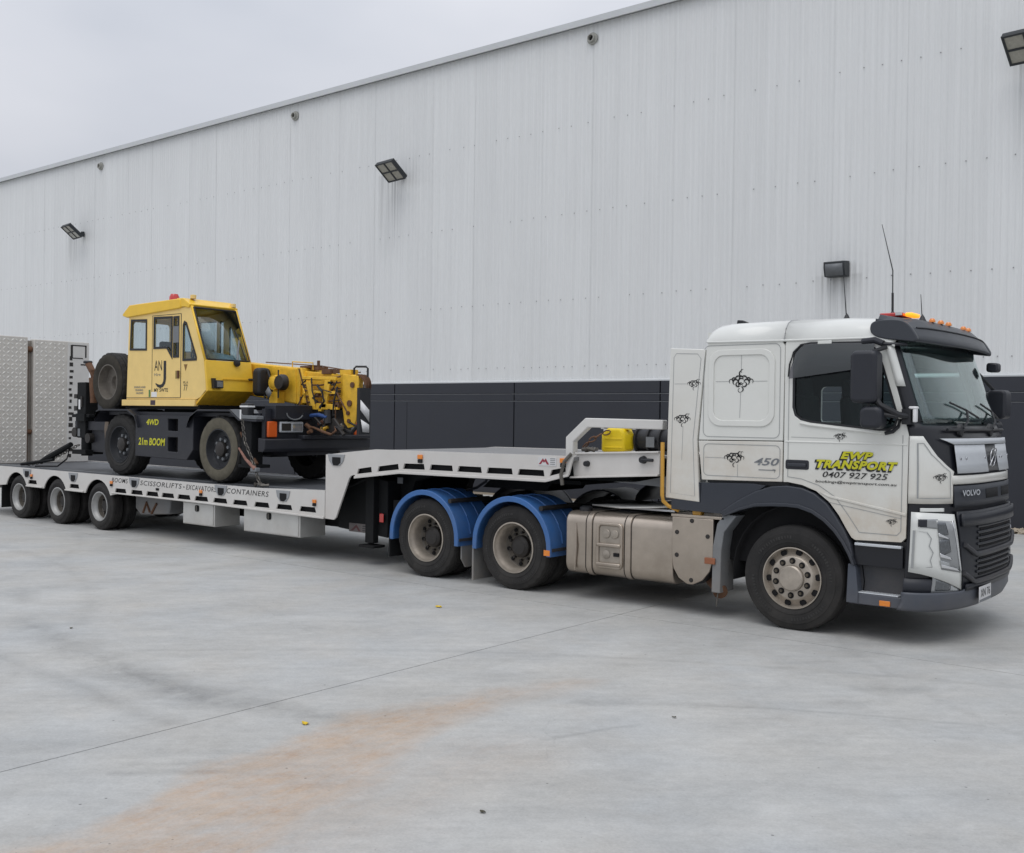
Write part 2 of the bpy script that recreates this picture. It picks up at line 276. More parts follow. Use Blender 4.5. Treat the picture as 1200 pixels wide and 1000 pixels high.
def cladding_mat():
    m = bpy.data.materials.new('wall_cladding'); m.use_nodes = True; t = m.node_tree; L = t.links.new; p = t.nodes['Principled BSDF']
    g = N(t, 'ShaderNodeNewGeometry'); oi = N(t, 'ShaderNodeObjectInfo')
    def noise(scale, st, d=5):
        mp = N(t, 'ShaderNodeMapping'); mp.inputs['Scale'].default_value = st; L(g.outputs['Position'], mp.inputs[0])
        n = N(t, 'ShaderNodeTexNoise'); n.inputs['Scale'].default_value = scale; n.inputs['Detail'].default_value = d; n.inputs['Roughness'].default_value = .6; L(mp.outputs[0], n.inputs[0]); return n.outputs[0]
    def rng(s, a, b, c, d):
        r = N(t, 'ShaderNodeMapRange'); r.inputs[1].default_value = a; r.inputs[2].default_value = b; r.inputs[3].default_value = c; r.inputs[4].default_value = d; L(s, r.inputs[0]); return r.outputs[0]
    def mth(op, a, b):
        n = N(t, 'ShaderNodeMath', operation=op)
        for i, v in enumerate((a, b)):
            if isinstance(v, (int, float)): n.inputs[i].default_value = v
            else: L(v, n.inputs[i])
        return n.outputs[0]
    v = mth('ADD', rng(oi.outputs['Random'], 0, 1, .98, 1.018), rng(noise(1, (7, 1, .12)), .3, .7, -.03, .03))
    v = mth('ADD', v, rng(noise(1, (22, 1, .35)), .3, .7, -.035, .035)); v = mth('ADD', v, rng(noise(.25, (1, 1, 1)), .3, .7, -.02, .02))
    # water stains running down below the floodlights
    sp = N(t, 'ShaderNodeSeparateXYZ'); L(g.outputs['Position'], sp.inputs[0])
    st = None
    for (x, z, ln) in ((-18.0, 9.1, 2.6), (-35.85, 9.1, 1.6), (-.5, 9.2, 3.2), (-4.45, 5.15, 1.3)):
        a = rng(mth('ABSOLUTE', mth('SUBTRACT', sp.outputs['X'], x), 0), .2, .62, 1, 0)
        b = mth('MULTIPLY', rng(sp.outputs['Z'], z - ln, z, 0, 1), rng(sp.outputs['Z'], z, z + .05, 1, 0))
        k = mth('MULTIPLY', a, b); st = k if st is None else mth('MAXIMUM', st, k)
    st = mth('MULTIPLY', st, rng(noise(1, (16, 1, .2)), .40, .62, 0, 1))
    v = mth('MULTIPLY', v, rng(st, 0, 1, 1, .55))
    mu = N(t, 'ShaderNodeMixRGB', blend_type='MULTIPLY'); mu.inputs[0].default_value = 1; mu.inputs[1].default_value = (.725, .738, .735, 1); L(v, mu.inputs[2])
    L(mu.outputs[0], p.inputs['Base Color']); p.inputs['Roughness'].default_value = .45
    return m
M['cladding'] = cladding_mat()
M['flashing'] = mat('flashing_light_grey', (.56, .58, .59), .45, 0, .06, 3, (.3, 1, 1))
M['precast'] = mat('dark_precast', (.026, .029, .038), .6, 0, .10, 1.2, bump=.1, bscale=20)
M['screw'] = mat('screw_head_grey', (.28, .28, .28), .6, 0, .2, 10)
M['groove_light'] = mat('groove_sky_light', (.22, .23, .24), .8, 0, .15, 6)  # sky light caught by the wall grooves, painted as pale grey strips

# ------------------------------------------------------------------ mesh builder
class MB:
    def __init__(s): s.v = []; s.f = []
    def add(s, vs, fs):
        o = len(s.v); s.v += [tuple(v) for v in vs]; s.f += [tuple(i + o for i in f) for f in fs]; return s
    def box(s, x0, x1, y0, y1, z0, z1):
        return s.add([(x, y, z) for x in (x0, x1) for y in (y0, y1) for z in (z0, z1)],
                     [(0, 1, 3, 2), (4, 6, 7, 5), (0, 4, 5, 1), (2, 3, 7, 6), (0, 2, 6, 4), (1, 5, 7, 3)])
    def prism(s, pts, a0, a1, axis='y', holes=()):
        """extrude a 2D outline (with holes) along an axis: y: pts=(x,z); x: pts=(y,z); z: pts=(x,y)"""
        if axis == 'y': m = lambda p, a: (p[0], a, p[1])
        elif axis == 'x': m = lambda p, a: (a, p[0], p[1])
        else: m = lambda p, a: (p[0], p[1], a)
        loops = [list(pts)] + [list(h) for h in holes]
        flat = [q for l in loops for q in l]; n = len(flat)
        vs = [m(q, a0) for q in flat] + [m(q, a1) for q in flat]
        if holes:
            tri = tessellate_polygon([[Vector((q[0], q[1], 0)) for q in l] for l in loops])
            fs = [tuple(t) for t in tri] + [tuple(i + n for i in reversed(t)) for t in tri]
        else: fs = [tuple(range(n)), tuple(range(2 * n - 1, n - 1, -1))]
        if len(holes) == 1 and len(holes[0]) == len(pts):           # matching rings: clean quads
            k = len(pts); fs = []
            for i in range(k):
                j = (i + 1) % k; fs += [(i, j, k + j, k + i), (n + i, n + k + i, n + k + j, n + j)]
        o = 0
        for l in loops:
            k = len(l)
            for i in range(k):
                a, b = o + i, o + (i + 1) % k; fs.append((a, b, b + n, a + n))
            o += k
        return s.add(vs, fs)
    def tube(s, pts, r, n=8, closed=False):
        pts = [Vector(p) for p in pts]; k = len(pts); rings = []
        for i, p in enumerate(pts):
            if closed: t = (pts[(i + 1) % k] - pts[i - 1])
            else: t = (pts[min(i + 1, k - 1)] - pts[max(i - 1, 0)])
            t.normalize(); ref = Vector((0, 0, 1)) if abs(t.z) < .9 else Vector((0, 1, 0))
            a = t.cross(ref).normalized(); b = t.cross(a); rr = r[i] if isinstance(r, (list, tuple)) else r
            rings.append([p + a * rr * math.cos(2 * math.pi * j / n) + b * rr * math.sin(2 * math.pi * j / n) for j in range(n)])
        vs = [v for rg in rings for v in rg]; fs = []
        for i in range(k if closed else k - 1):
            i2 = (i + 1) % k
            for j in range(n): fs.append((i * n + j, i * n + (j + 1) % n, i2 * n + (j + 1) % n, i2 * n + j))
        if not closed: fs += [tuple(range(n - 1, -1, -1)), tuple((k - 1) * n + j for j in range(n))]
        return s.add(vs, fs)
    def lathe(s, prof, n=48, c=(0, 0, 0), axis='y', mod=None, closed=False):
        vs = []; fs = []; k = len(prof)
        for j in range(n):
            a = 2 * math.pi * j / n
            for i, (r, y) in enumerate(prof):
                rr = r + (mod(i, j) if mod else 0); ca, sa = rr * math.cos(a), rr * math.sin(a)
                vs.append({'y': (c[0] + ca, c[1] + y, c[2] + sa), 'z': (c[0] + ca, c[1] + sa, c[2] + y), 'x': (c[0] + y, c[1] + ca, c[2] + sa)}[axis])
        for j in range(n):
            j2 = (j + 1) % n
            for i in range(k if closed else k - 1):
                i2 = (i + 1) % k; fs.append((j * k + i, j2 * k + i, j2 * k + i2, j * k + i2))
        return s.add(vs, fs)
    def cyl(s, c, r, h, axis='y', n=16):
        return s.lathe([(0.0001, 0), (r, 0), (r, h), (0.0001, h)], n, c, axis)
    def grid(s, fn, us, vs_):
        k = len(vs_); o = [fn(u, v) for u in us for v in vs_]
        return s.add(o, [(i * k + j, (i + 1) * k + j, (i + 1) * k + j + 1, i * k + j + 1) for i in range(len(us) - 1) for j in range(k - 1)])
    def ribbon(s, pts, w, fm, closed=False):
        """flat stroke along 2D points; fm maps (u,v) to 3D; w is a width or one width per point"""
        k = len(pts); L_ = []; R_ = []
        for i in range(k):
            a = pts[i - 1] if (closed or i > 0) else pts[i]; b = pts[(i + 1) % k] if (closed or i < k - 1) else pts[i]
            dx, dy = b[0] - a[0], b[1] - a[1]; d = math.hypot(dx, dy) or 1; ww = (w[i] if isinstance(w, (list, tuple)) else w) / 2
            L_.append(fm(pts[i][0] - dy / d * ww, pts[i][1] + dx / d * ww)); R_.append(fm(pts[i][0] + dy / d * ww, pts[i][1] - dx / d * ww))
        fs = [(i, (i + 1) % k, (i + 1) % k + k, i + k) for i in range(k if closed else k - 1)]
        return s.add(L_ + R_, fs)
    def mesh(s, name, m, ang=35):
        me = bpy.data.meshes.new(name); me.from_pydata(s.v, [], s.f); me.materials.append(m)
        bm = bmesh.new(); bm.from_mesh(me); bmesh.ops.recalc_face_normals(bm, faces=bm.faces[:]); bm.to_mesh(me); bm.free()
        me.polygons.foreach_set('use_smooth', [True] * len(me.polygons)); me.set_sharp_from_angle(angle=R(ang)); me.update()
        return me
WP = {}
def thing(name, loc, label, cat, group=None):
    o = bpy.data.objects.new(name, None); COL.objects.link(o); o.location = loc; o.empty_display_size = .2
    o['label'] = label; o['category'] = cat
    if group: o['group'] = group
    WP[o] = Vector(loc); return o
def place(o, parent, loc):
    o.location = Vector(loc) - (WP[parent] if parent else Vector()); WP[o] = Vector(loc)
    if parent: o.parent = parent
def part(name, mb, m, parent=None, loc=(0, 0, 0), bev=0, label=None, stuff=False, seg=2, solid=0, ang=35):
    """link one mesh object; vertices are in world metres unless loc is given"""
    me = mb if isinstance(mb, bpy.types.Mesh) else mb.mesh(name, M[m] if isinstance(m, str) else m, ang)
    o = bpy.data.objects.new(name, me); COL.objects.link(o); place(o, parent, loc)
    if solid:
        md = o.modifiers.new('solid', 'SOLIDIFY'); md.thickness = solid; md.offset = 0
    if bev:
        md = o.modifiers.new('bevel', 'BEVEL'); md.width = bev; md.segments = seg; md.limit_method = 'ANGLE'; md.angle_limit = R(40)
    if label: o['label'] = label
    if stuff: o['kind'] = 'stuff'
    return o
def tag(o, label, cat, group=None):
    o['label'] = label; o['category'] = cat
    if group: o['group'] = group
    return o
def copy_tree(o, parent, loc):
    c = o.copy(); COL.objects.link(c); place(c, parent, loc)
    for ch in list(o.children):
        d = ch.copy(); COL.objects.link(d); d.parent = c; WP[d] = WP[c] + ch.location
    return c
def text(name, body, m, parent, at, wd, ht, u=(1, 0, 0), v=(0, 0, 1), bold=0, shear=0, label=None, spacing=1):
    """lettering as flat geometry; at = lower left corner, fitted to wd x ht"""
    cu = bpy.data.curves.new('t', 'FONT'); cu.body = body; cu.offset = bold; cu.shear = shear; cu.space_character = spacing; cu.resolution_u = 3
    ob = bpy.data.objects.new('t', cu); COL.objects.link(ob)
    dg = bpy.context.evaluated_depsgraph_get(); dg.update()
    me = bpy.data.meshes.new_from_object(ob.evaluated_get(dg)); bpy.data.objects.remove(ob); bpy.data.curves.remove(cu)
    xs = [p.co.x for p in me.vertices]; ys = [p.co.y for p in me.vertices]; x0, x1, y0, y1 = min(xs), max(xs), min(ys), max(ys)
    U, V, A = Vector(u), Vector(v), Vector(at)
    for p in me.vertices: p.co = A + U * ((p.co.x - x0) / (x1 - x0) * wd) + V * ((p.co.y - y0) / (y1 - y0) * ht)
    me.materials.clear(); me.materials.append(M[m]); me.name = name
    o = bpy.data.objects.new(name, me); COL.objects.link(o); place(o, parent, (0, 0, 0))
    if label: o['label'] = label
    return o
def rrect(x0, x1, y0, y1, r, n=5):
    o = []
    for cx, cy, a in ((x1 - r, y1 - r, 0), (x0 + r, y1 - r, 90), (x0 + r, y0 + r, 180), (x1 - r, y0 + r, 270)):
        o += [(cx + r * math.cos(R(a + 90 * i / n)), cy + r * math.sin(R(a + 90 * i / n))) for i in range(n + 1)]
    return o
def inset(pts, d):
    """mitred offset of a closed outline; d > 0 grows it"""
    ar = sum(a[0] * b[1] - b[0] * a[1] for a, b in zip(pts, pts[1:] + pts[:1])); sg = 1 if ar > 0 else -1; o = []
    for i in range(len(pts)):
        p, q, t = Vector(pts[i - 1][:2]), Vector(pts[i][:2]), Vector(pts[(i + 1) % len(pts)][:2])
        a = (q - p).normalized(); b = (t - q).normalized(); na = Vector((a.y, -a.x)) * sg; nb_ = Vector((b.y, -b.x)) * sg
        m_ = (na + nb_).normalized(); o.append(tuple(q + m_ * d / max(.35, m_.dot(na))))
    return o
def smooth_poly(pts, it=2):
    for _ in range(it):
        q = []
        for i in range(len(pts)):
            a, b = pts[i], pts[(i + 1) % len(pts)]
            q += [(a[0] * .75 + b[0] * .25, a[1] * .75 + b[1] * .25), (a[0] * .25 + b[0] * .75, a[1] * .25 + b[1] * .75)]
        pts = q
    return pts
def lerp(tab, x):
    if x <= tab[0][0]: return tab[0][1]
    for (a, b), (c, d) in zip(tab, tab[1:]):
        if x <= c: return b + (d - b) * (x - a) / (c - a)
    return tab[-1][1]
SIDE = lambda y: (lambda a, b: (a, y, b))
def arange(a, b, n): return [a + (b - a) * i / (n - 1) for i in range(n)]

# ------------------------------------------------------------------ ground
gb = MB(); gb.add([(-300, -300, -.03), (300, -300, -.03), (300, 300, -.03), (-300, 300, -.03)], [(0, 1, 2, 3)])
ground = part('ground', gb, 'joint'); ground['kind'] = 'structure'
yard = bpy.data.objects.new('concrete_yard', None); COL.objects.link(yard); yard['kind'] = 'structure'; WP[yard] = Vector()
XJ = [-120, -61.75, -41.75, -21.75, -1.75, 18.25, 38.25, 120]; YJ = [-120, -40.45, -20.45, -.45, 11.35]
for i in range(len(XJ) - 1):
    for j in range(len(YJ) - 1):
        g = .005
        part('concrete_slab', MB().box(XJ[i] + g, XJ[i + 1] - g, YJ[j] + g, YJ[j + 1] - g, -.15, 0), 'concrete', yard)
# gravel drain strip at the wall foot
pb = MB(); rnd = random.Random(3)
for i in range(5200):
    x = rnd.uniform(-9, 5); y = rnd.uniform(11.42, 12.05); s = rnd.uniform(.022, .05); z = s * .25 + rnd.uniform(-.02, .03)
    a = rnd.uniform(0, 6.28); e = [s * rnd.uniform(.7, 1.3) for _ in range(3)]
    c_, s_ = math.cos(a), math.sin(a)
    vs = [(e[0], 0, 0), (-e[0], 0, 0), (0, e[1], 0), (0, -e[1], 0), (0, 0, e[2] * .7), (0, 0, -e[2] * .7)]
    pb.add([(x + p[0] * c_ - p[1] * s_, y + p[0] * s_ + p[1] * c_, z + p[2]) for p in vs], [(0, 2, 4), (2, 1, 4), (1, 3, 4), (3, 0, 4), (2, 0, 5), (1, 2, 5), (3, 1, 5), (0, 3, 5)])
gr = part('gravel', pb, 'pebble', ang=80); gr['kind'] = 'stuff'
part('gravel_bed', MB().box(-60, 30, 11.36, 12.1, -.15, -.012), mat('gravel_soil', (.24, .20, .15), .95, 0, .3, 20))['kind'] = 'structure'

# ------------------------------------------------------------------ warehouse
WY = 12.1745; TOP = 11.93
wh = thing('warehouse', (-15, WY, 0), 'long pale corrugated metal warehouse on a dark precast concrete base behind the truck', 'building')
SW = .78                                        # cover width of one cladding sheet
prof = []
nr = 6
for k in range(nr):
    b = k * SW / nr; prof += [(b + .010, 0), (b + .036, -.013), (b + .066, -.013), (b + .092, 0)]
prof = [(-.002, .0)] + prof + [(SW + .006, .0)]
def sheet_mesh(z0, z1):
    s = MB(); s.grid(lambda u, v: (u[0], u[1], v), prof, [z0, z1]); return s.mesh('cladding_sheet', M['cladding'], 20)
sm = sheet_mesh(2.985, TOP)
x = -60.0; i = 0
while x < 24:
    part('cladding_sheet', sm, None, wh, (x, WY + (.0, .0025, .0, .004, .001)[i % 5], 0)); x += SW; i += 1
part('wall_core', MB().box(-60, 24, WY + .03, WY + .25, 0.02, TOP), 'flashing', wh)
part('roof', MB().prism([(WY - .05, 12.02), (WY + 30, 13.6), (WY + 30, 13.5), (WY - .05, 11.94)], -60, 24, 'x'), 'flashing', wh)
part('roof_capping', MB().prism([(WY - .16, 11.90), (WY - .16, 12.06), (WY + .1, 12.075), (WY + .1, 12.03), (WY - .145, 12.015), (WY - .145, 11.90)], -60, 24, 'x'), 'flashing', wh)
part('base_flashing', MB().prism([(WY - .07, 2.955), (WY - .07, 2.985), (WY - .005, 3.02), (WY + .04, 3.02), (WY + .04, 2.955)], -60, 24, 'x'), 'flashing', wh)
sc = MB()
for z, st in ((5.07, .39), (7.25, .39), (9.48, .39), (3.35, .26)):
    x = -46.0
    while x < 12:
        if rnd.random() < .86: sc.lathe([(.0001, -.012), (.011, -.010), (.014, 0)], 6, (x + .049, WY - .009, z + rnd.uniform(-.012, .012)))
        x += SW / nr * round(st / (SW / nr) + rnd.choice((0, 0, 0, 1)))
part('screw_heads', sc, 'screw', wh, stuff=True)
# precast panels with two fine rebated lines
PX = [-61.9, -57.45, -53.0, -48.55, -44.1, -39.75, -35.3, -30.9, -26.5, -22.05, -17.63, -13.18, -8.73, -4.28, .17, 4.62, 9.07, 13.52, 17.97, 22.42]
pp = [(WY + .02, .0), (WY - .09, .0), (WY - .09, 2.44), (WY - .072, 2.452), (WY - .072, 2.468), (WY - .09, 2.48), (WY - .09, 2.63), (WY - .072, 2.642), (WY - .072, 2.658), (WY - .09, 2.67), (WY - .09, 2.95), (WY + .02, 2.95)]
for a, b in zip(PX, PX[1:]): part('precast_panel', MB().prism(pp, a + .020, b - .020, 'x'), 'precast', wh)
gl = MB()
for z in (2.46, 2.65): gl.box(-61, 22, WY - .0795, WY - .0785 + .003, z - .0055, z + .0055)
part('groove_line', gl, 'groove_light', wh)
part('small_sign', MB().box(-11.10, -10.94, WY - .1, WY - .092, 1.70, 1.83), 'sticker_w', wh)
# thin rebate beside one joint, as on the photographed wall
part('control_joint', MB().box(-17.13, -17.115, WY - .0925, WY - .088, .02, 2.43), 'blackhole', wh)

def floodlight(x, z, label, big=True, yaw=0, tilt=35):
    y = WY - .03
    t = thing('floodlight', (x, y, z), label, 'floodlight', 'floodlights on the warehouse wall')
    if big:
        part('wall_bracket', MB().box(x - .06, x + .06, y - .10, y, z - .12, z + .08).tube([(x, y - .08, z - .02), (x + .0, y - .46, z + .02)], .05, 8), 'lampbody', t, bev=.008)
        rot = Matrix.Rotation(R(yaw), 4, 'Z') @ Matrix.Rotation(R(tilt), 4, 'X'); o = Vector((x, y - .52, z))
        def tr(mb):
            mb.v = [tuple(o + rot @ (Vector(v) + Vector((0, .29, 0)))) for v in mb.v]; return mb
        part('lamp_housing', tr(MB().box(-.40, .40, -.62, .04, 0, .10)), 'lampbody', t, bev=.015)
        part('lamp_frame', tr(MB().prism([(-.40, -.62), (.40, -.62), (.40, .04), (-.40, .04)], -.03, 0, 'z', holes=[[(-.355, -.58), (-.025, -.58), (-.025, -.31), (-.355, -.31)], [(.025, -.58), (.355, -.58), (.355, -.31), (.025, -.31)], [(-.355, -.27), (-.025, -.27), (-.025, 0), (-.355, 0)], [(.025, -.27), (.355, -.27), (.355, 0), (.025, 0)]])), 'lampbody', t)
        for a in (-.355, .025):
            for b in (-.58, -.27): part('lamp_lens', tr(MB().box(a, a + .33, b, b + .27, -.012, -.004)), 'lampglass', t)
    else:
        part('lamp_housing', MB().prism([(y, z - .16), (y - .24, z - .16), (y - .30, z + .02), (y - .30, z + .15), (y, z + .18)], x - .23, x + .23, 'x'), 'lampbody', t, bev=.015)
        part('lamp_lens', MB().add([(x - .19, y - .247, z - .15), (x + .19, y - .247, z - .15), (x + .19, y - .303, z + .02), (x + .19, y - .303, z + .10), (x - .19, y - .303, z + .10), (x - .19, y - .303, z + .02)], [(0, 1, 2, 5), (5, 2, 3, 4)]), 'crane_grey', t, solid=.006)
floodlight(-35.0, 9.02, 'square tilted floodlight on the wall high above the folded ramps, farthest left', yaw=-8, tilt=-40)
floodlight(-17.45, 9.02, 'square tilted floodlight high on the wall above the crane boom', yaw=-8, tilt=-40)
floodlight(-.66, 9.10, 'square tilted floodlight cut off by the top right edge, highest above the truck cab', yaw=-6, tilt=-40)
floodlight(-4.42, 5.27, 'small dark box floodlight on the wall just above the truck cab roof', big=False)
for x, z, lb in ((-10.87, 11.56, 'round grey vent pipe under the roof edge, nearest of three'), (-22.29, 11.53, 'round grey vent pipe under the roof edge, middle of three'), (-33.80, 11.51, 'round grey vent pipe under the roof edge, farthest and smallest of three')):
    t = thing('vent_pipe', (x, WY, z), lb, 'vent', 'round vents below the roof edge')
    part('vent_collar', MB().lathe([(.15, 0), (.15, -.04), (.10, -.05), (.10, -.12), (.075, -.12), (.075, -.02), (.0001, -.02)], 20, (x, WY - .01, z)), 'ventpipe', t)
    part('vent_grille', MB().lathe([(.0001, -.03), (.074, -.03)], 16, (x, WY - .01, z)), 'hub', t)

# ------------------------------------------------------------------ wheels
def tyre_mb(Rr, rim, w, n=72, lug=0, bulge=.012, y0=0):
    """lathe about Y, outer sidewall at y0, running inwards"""
    e = lambda *p: [(r, y0 + y) for r, y in p]
    g = .014
    pr = e((rim, .012), (rim + .012, .0), (rim + .05, -bulge * .6), (rim + .052, -bulge * .6 - .004), (rim + .058, -bulge * .6 - .004), (rim + .06, -bulge * .6), ((rim + Rr) / 2, -bulge), (Rr - .07, -bulge * .7), (Rr - .066, -bulge * .7 + .006), (Rr - .045, .004), (Rr - .014, .016), (Rr - .002, .034))
    t0, t1 = .034, w - .034; k = 4
    for i in range(k):
        a = t0 + (t1 - t0) * (i + .70) / k; b = t0 + (t1 - t0) * (i + .86) / k
        if i < k - 1: pr += e((Rr, a), (Rr - g, a + .002), (Rr - g, b - .002), (Rr, b))
    pr += e((Rr - .002, w - .034), (Rr - .03, w - .012), (Rr - .1, w), (rim, w - .01))
    m = MB(); sh = {9, 10, 11} if lug else set()
    sh |= {len(pr) - 4, len(pr) - 3} if lug else set()
    return m.lathe(pr, n, mod=(lambda i, j: -lug if (i in sh and j % 3 == 0) else 0) if lug else None, closed=True)
def sidewall_letters(r0, r1, n, y, seed=4):
    m = MB(); q = random.Random(seed)
    for k in range(n):
        if (k // 7) % 3 == 2: continue
        a0 = 2 * math.pi * (k + .18) / n; a1 = 2 * math.pi * (k + .18 + q.uniform(.35, .62)) / n; ra = r0 + q.uniform(0, .004); rb = r1 - q.uniform(0, .008)
        m.add([(r_ * math.cos(a), y_, r_ * math.sin(a)) for y_ in (y, y + .008) for r_, a in ((ra, a0), (rb, a0), (rb, a1), (ra, a1))], [(0, 1, 2, 3), (0, 4, 5, 1), (1, 5, 6, 2), (2, 6, 7, 3), (3, 7, 4, 0)])
    return m
def ring_discs(r, n, rad, y, dep, seg=8, a0=0):
    m = MB()
    for k in range(n):
        a = 2 * math.pi * k / n + a0; m.cyl((r * math.cos(a), y, r * math.sin(a)), rad, dep, 'y', seg)
    return m
def flip(mb): mb.v = [(a, -b, c) for a, b, c in mb.v]; return mb
def make_wheel(kind, parent, loc, far=False):
    F = flip if far else (lambda m: m)
    if kind == 'steer':
        o = part('wheel', F(MB().lathe([(.300, .012), (.302, -.006), (.292, -.008), (.286, .006), (.278, .05), (.272, .058), (.225, .03), (.212, .004), (.205, .0), (.128, -.002), (.126, .002)], 64)), 'rim', parent, loc)
        part('tyre', F(tyre_mb(.515, .298, .30)), 'tyre', o, loc); part('sidewall_lettering', F(sidewall_letters(.385, .418, 84, -.0145)), 'tyre_mark', o, loc, stuff=True)
        part('hub_cap', F(MB().lathe([(.126, .004), (.124, -.03), (.112, -.042), (.05, -.046), (.0001, -.046)], 40)), 'rim', o, loc)
        part('hand_holes', F(ring_discs(.253, 10, .032, .032, .03, 12, .1)), 'blackhole', o, loc, stuff=True)
        part('nut_cups', F(ring_discs(.170, 10, .031, -.006, .03, 14, .28)), 'blackhole', o, loc, stuff=True)
        part('wheel_nuts', F(ring_discs(.168, 10, .016, -.022, .04, 6, .28)), 'nut', o, loc, stuff=True)
    elif kind == 'drive':
        o = part('wheel', F(MB().lathe([(.300, .012), (.304, -.006), (.288, -.008), (.282, .01), (.276, .03), (.262, .05), (.252, .10), (.246, .18)], 64)), 'rim', parent, loc)
        part('disc', F(MB().lathe([(.247, .178), (.230, .20), (.16, .19), (.13, .18)], 48)), 'disc', o, loc)
        part('tyre', F(tyre_mb(.505, .298, .27, lug=.008)), 'tyre', o, loc); part('sidewall_lettering', F(sidewall_letters(.385, .415, 84, -.0145, 9)), 'tyre_mark', o, loc, stuff=True)
        part('inner_tyre', F(tyre_mb(.505, .298, .27, y0=.31, lug=.008)), 'tyre', o, loc)
        part('inner_barrel', F(MB().lathe([(.297, .26), (.297, .60)], 32)), 'rim_dark', o, loc)
        part('hub', F(MB().lathe([(.135, .182), (.13, .13), (.115, .115), (.10, .11), (.09, .098), (.0001, .095)], 32)), 'hub', o, loc)
        part('hand_holes', F(ring_discs(.213, 10, .024, .176, .012, 10, .2)), 'blackhole', o, loc, stuff=True)
        part('wheel_nuts', F(ring_discs(.167, 10, .017, .145, .045, 6, .28)), 'hub', o, loc, stuff=True)
    elif kind == 'trailer':
        o = part('wheel', F(MB().lathe([(.252, .012), (.256, -.006), (.240, -.008), (.234, .012), (.226, .04), (.214, .055), (.207, .09)], 56)), 'rim_trailer', parent, loc)
        part('disc', F(MB().lathe([(.208, .088), (.20, .155), (.188, .168), (.13, .16), (.1, .155)], 48)), 'disc', o, loc)
        part('tyre', F(tyre_mb(.41, .25, .225)), 'tyre', o, loc)
        part('inner_tyre', F(tyre_mb(.41, .25, .225, y0=.265)), 'tyre', o, loc)
        part('inner_barrel', F(MB().lathe([(.25, .22), (.25, .5)], 32)), 'rim_dark', o, loc)
        part('hub', F(MB().lathe([(.11, .158), (.10, .11), (.085, .095), (.0001, .09)], 28)), 'hub', o, loc)
        part('hand_holes', F(ring_discs(.168, 8, .02, .149, .012, 10, .2)), 'blackhole', o, loc, stuff=True)
        part('wheel_nuts', F(ring_discs(.138, 8, .013, .125, .035, 6, .1)), 'hub', o, loc, stuff=True)
    return o

# ------------------------------------------------------------------ the truck
TR = thing('truck', (-1.5, 1.25, 0), 'white prime mover truck with grey sun visor and yellow EWP TRANSPORT lettering on its door', 'truck')
W = 2.5
XC = [(.3, 1.40), (.6, 1.46), (1.0, 1.47), (1.3, 1.455), (1.6, 1.44), (1.9, 1.385), (2.03, 1.335), (2.8, 1.06), (3.0, .96)]
XS = [(.3, 1.0), (.9, 1.035), (1.3, 1.045), (1.93, 1.05), (2.76, .815), (3.0, .74)]
def gcurve(t):
    t = min(t, W - t); u = max(0, t / 1.25); return (1 - (1 - u) ** 3) ** .55
def CP(s, z, d=0):
    """point on the cab front skin: s across the width from the near side, z height, d offset outward"""
    def pt(s):
        xs, xc = lerp(XS, z), lerp(XC, z); return Vector((xs + (xc - xs) * gcurve(s), s, z))
    p = pt(s)
    if d:
        a, b = pt(max(0, s - .01)), pt(min(W, s + .01)); t = (b - a).normalized(); p = p + Vector((t.y, -t.x, 0)) * d
    return p
SG = lambda a, b, n=28: [a + (b - a) * (.5 - .5 * math.cos(math.pi * i / (n - 1))) for i in range(n)]
def front(name, rows, m, d, thick=.012, parent=TR, n=28, label=None):
    """skin piece on the cab front: rows = [(z, s_left, s_right)...]"""
    mb = MB(); us = SG(0, 1, n)
    mb.grid(lambda r, u: CP(r[1] + (r[2] - r[1]) * u, r[0], d), rows, us)
    return part(name, mb, m, parent, solid=thick, label=label)
def rowsz(z0, z1, n, fa, fb): return [(z, fa(z), fb(z)) for z in arange(z0, z1, n)]
# cab floor / chassis masses
part('chassis_rail', MB().box(-6.1, 1.2, .82, .90, .62, .92).box(-6.1, 1.2, 1.60, 1.68, .62, .92), 'chassis', TR)
part('chassis_rail', MB().box(-.9, .9, .35, 2.15, .55, 1.0), 'chassis', TR)
part('cab_floor', MB().box(-1.0, 1.12, .06, 2.44, 1.38, 1.44), 'int_dark', TR)
part('cab_back_wall', MB().box(-1.04, -1.0, .05, 2.45, 1.3, 2.95), 'white', TR)
0 and part('cab_bulkhead', MB().box(-.36, -.33, .06, .80, 1.44, 2.9).box(-.36, -.33, 1.7, 2.44, 1.44, 2.9).box(-.36, -.33, .8, 1.7, 1.44, 1.9), 'int_dark', TR)
arch_out = [(-1.06, 1.40), (-.45, 1.40), (-.28, 1.405), (-.12, 1.42), (.03, 1.405), (.16, 1.36), (.29, 1.264), (.38, 1.15), (.46, 1.03), (.515, .90), (.535, .80)]
arch_in = [(.545, .70), (.50, .80), (.44, .90), (.36, 1.0), (.26, 1.09), (.14, 1.16), (0, 1.20), (-.12, 1.205), (-.28, 1.20), (-.45, 1.185), (-.62, 1.135), (-.80, 1.06)]
win = [(-.085, 2.30), (-.085, 2.68), (-.06, 2.75), (0, 2.785), (.3, 2.785), (.60, 2.775), (.70, 2.76), (.755, 2.71), (.80, 2.58), (.93, 2.16), (.945, 2.08), (.92, 2.00), (.86, 1.968), (.78, 1.965), (.45, 1.997), (.1, 2.032), (.0, 2.055), (-.06, 2.10), (-.085, 2.18)]
door = [(-.165, 1.445), (-.12, 1.447), (.03, 1.425), (.17, 1.375), (.305, 1.275), (.40, 1.155), (.475, 1.03), (.525, .955), (.56, .935), (.99, .948), (1.03, .99), (1.035, 1.3), (1.042, 1.93), (.815, 2.77), (.79, 2.805), (.74, 2.822), (-.155, 2.826), (-.165, 2.80)]
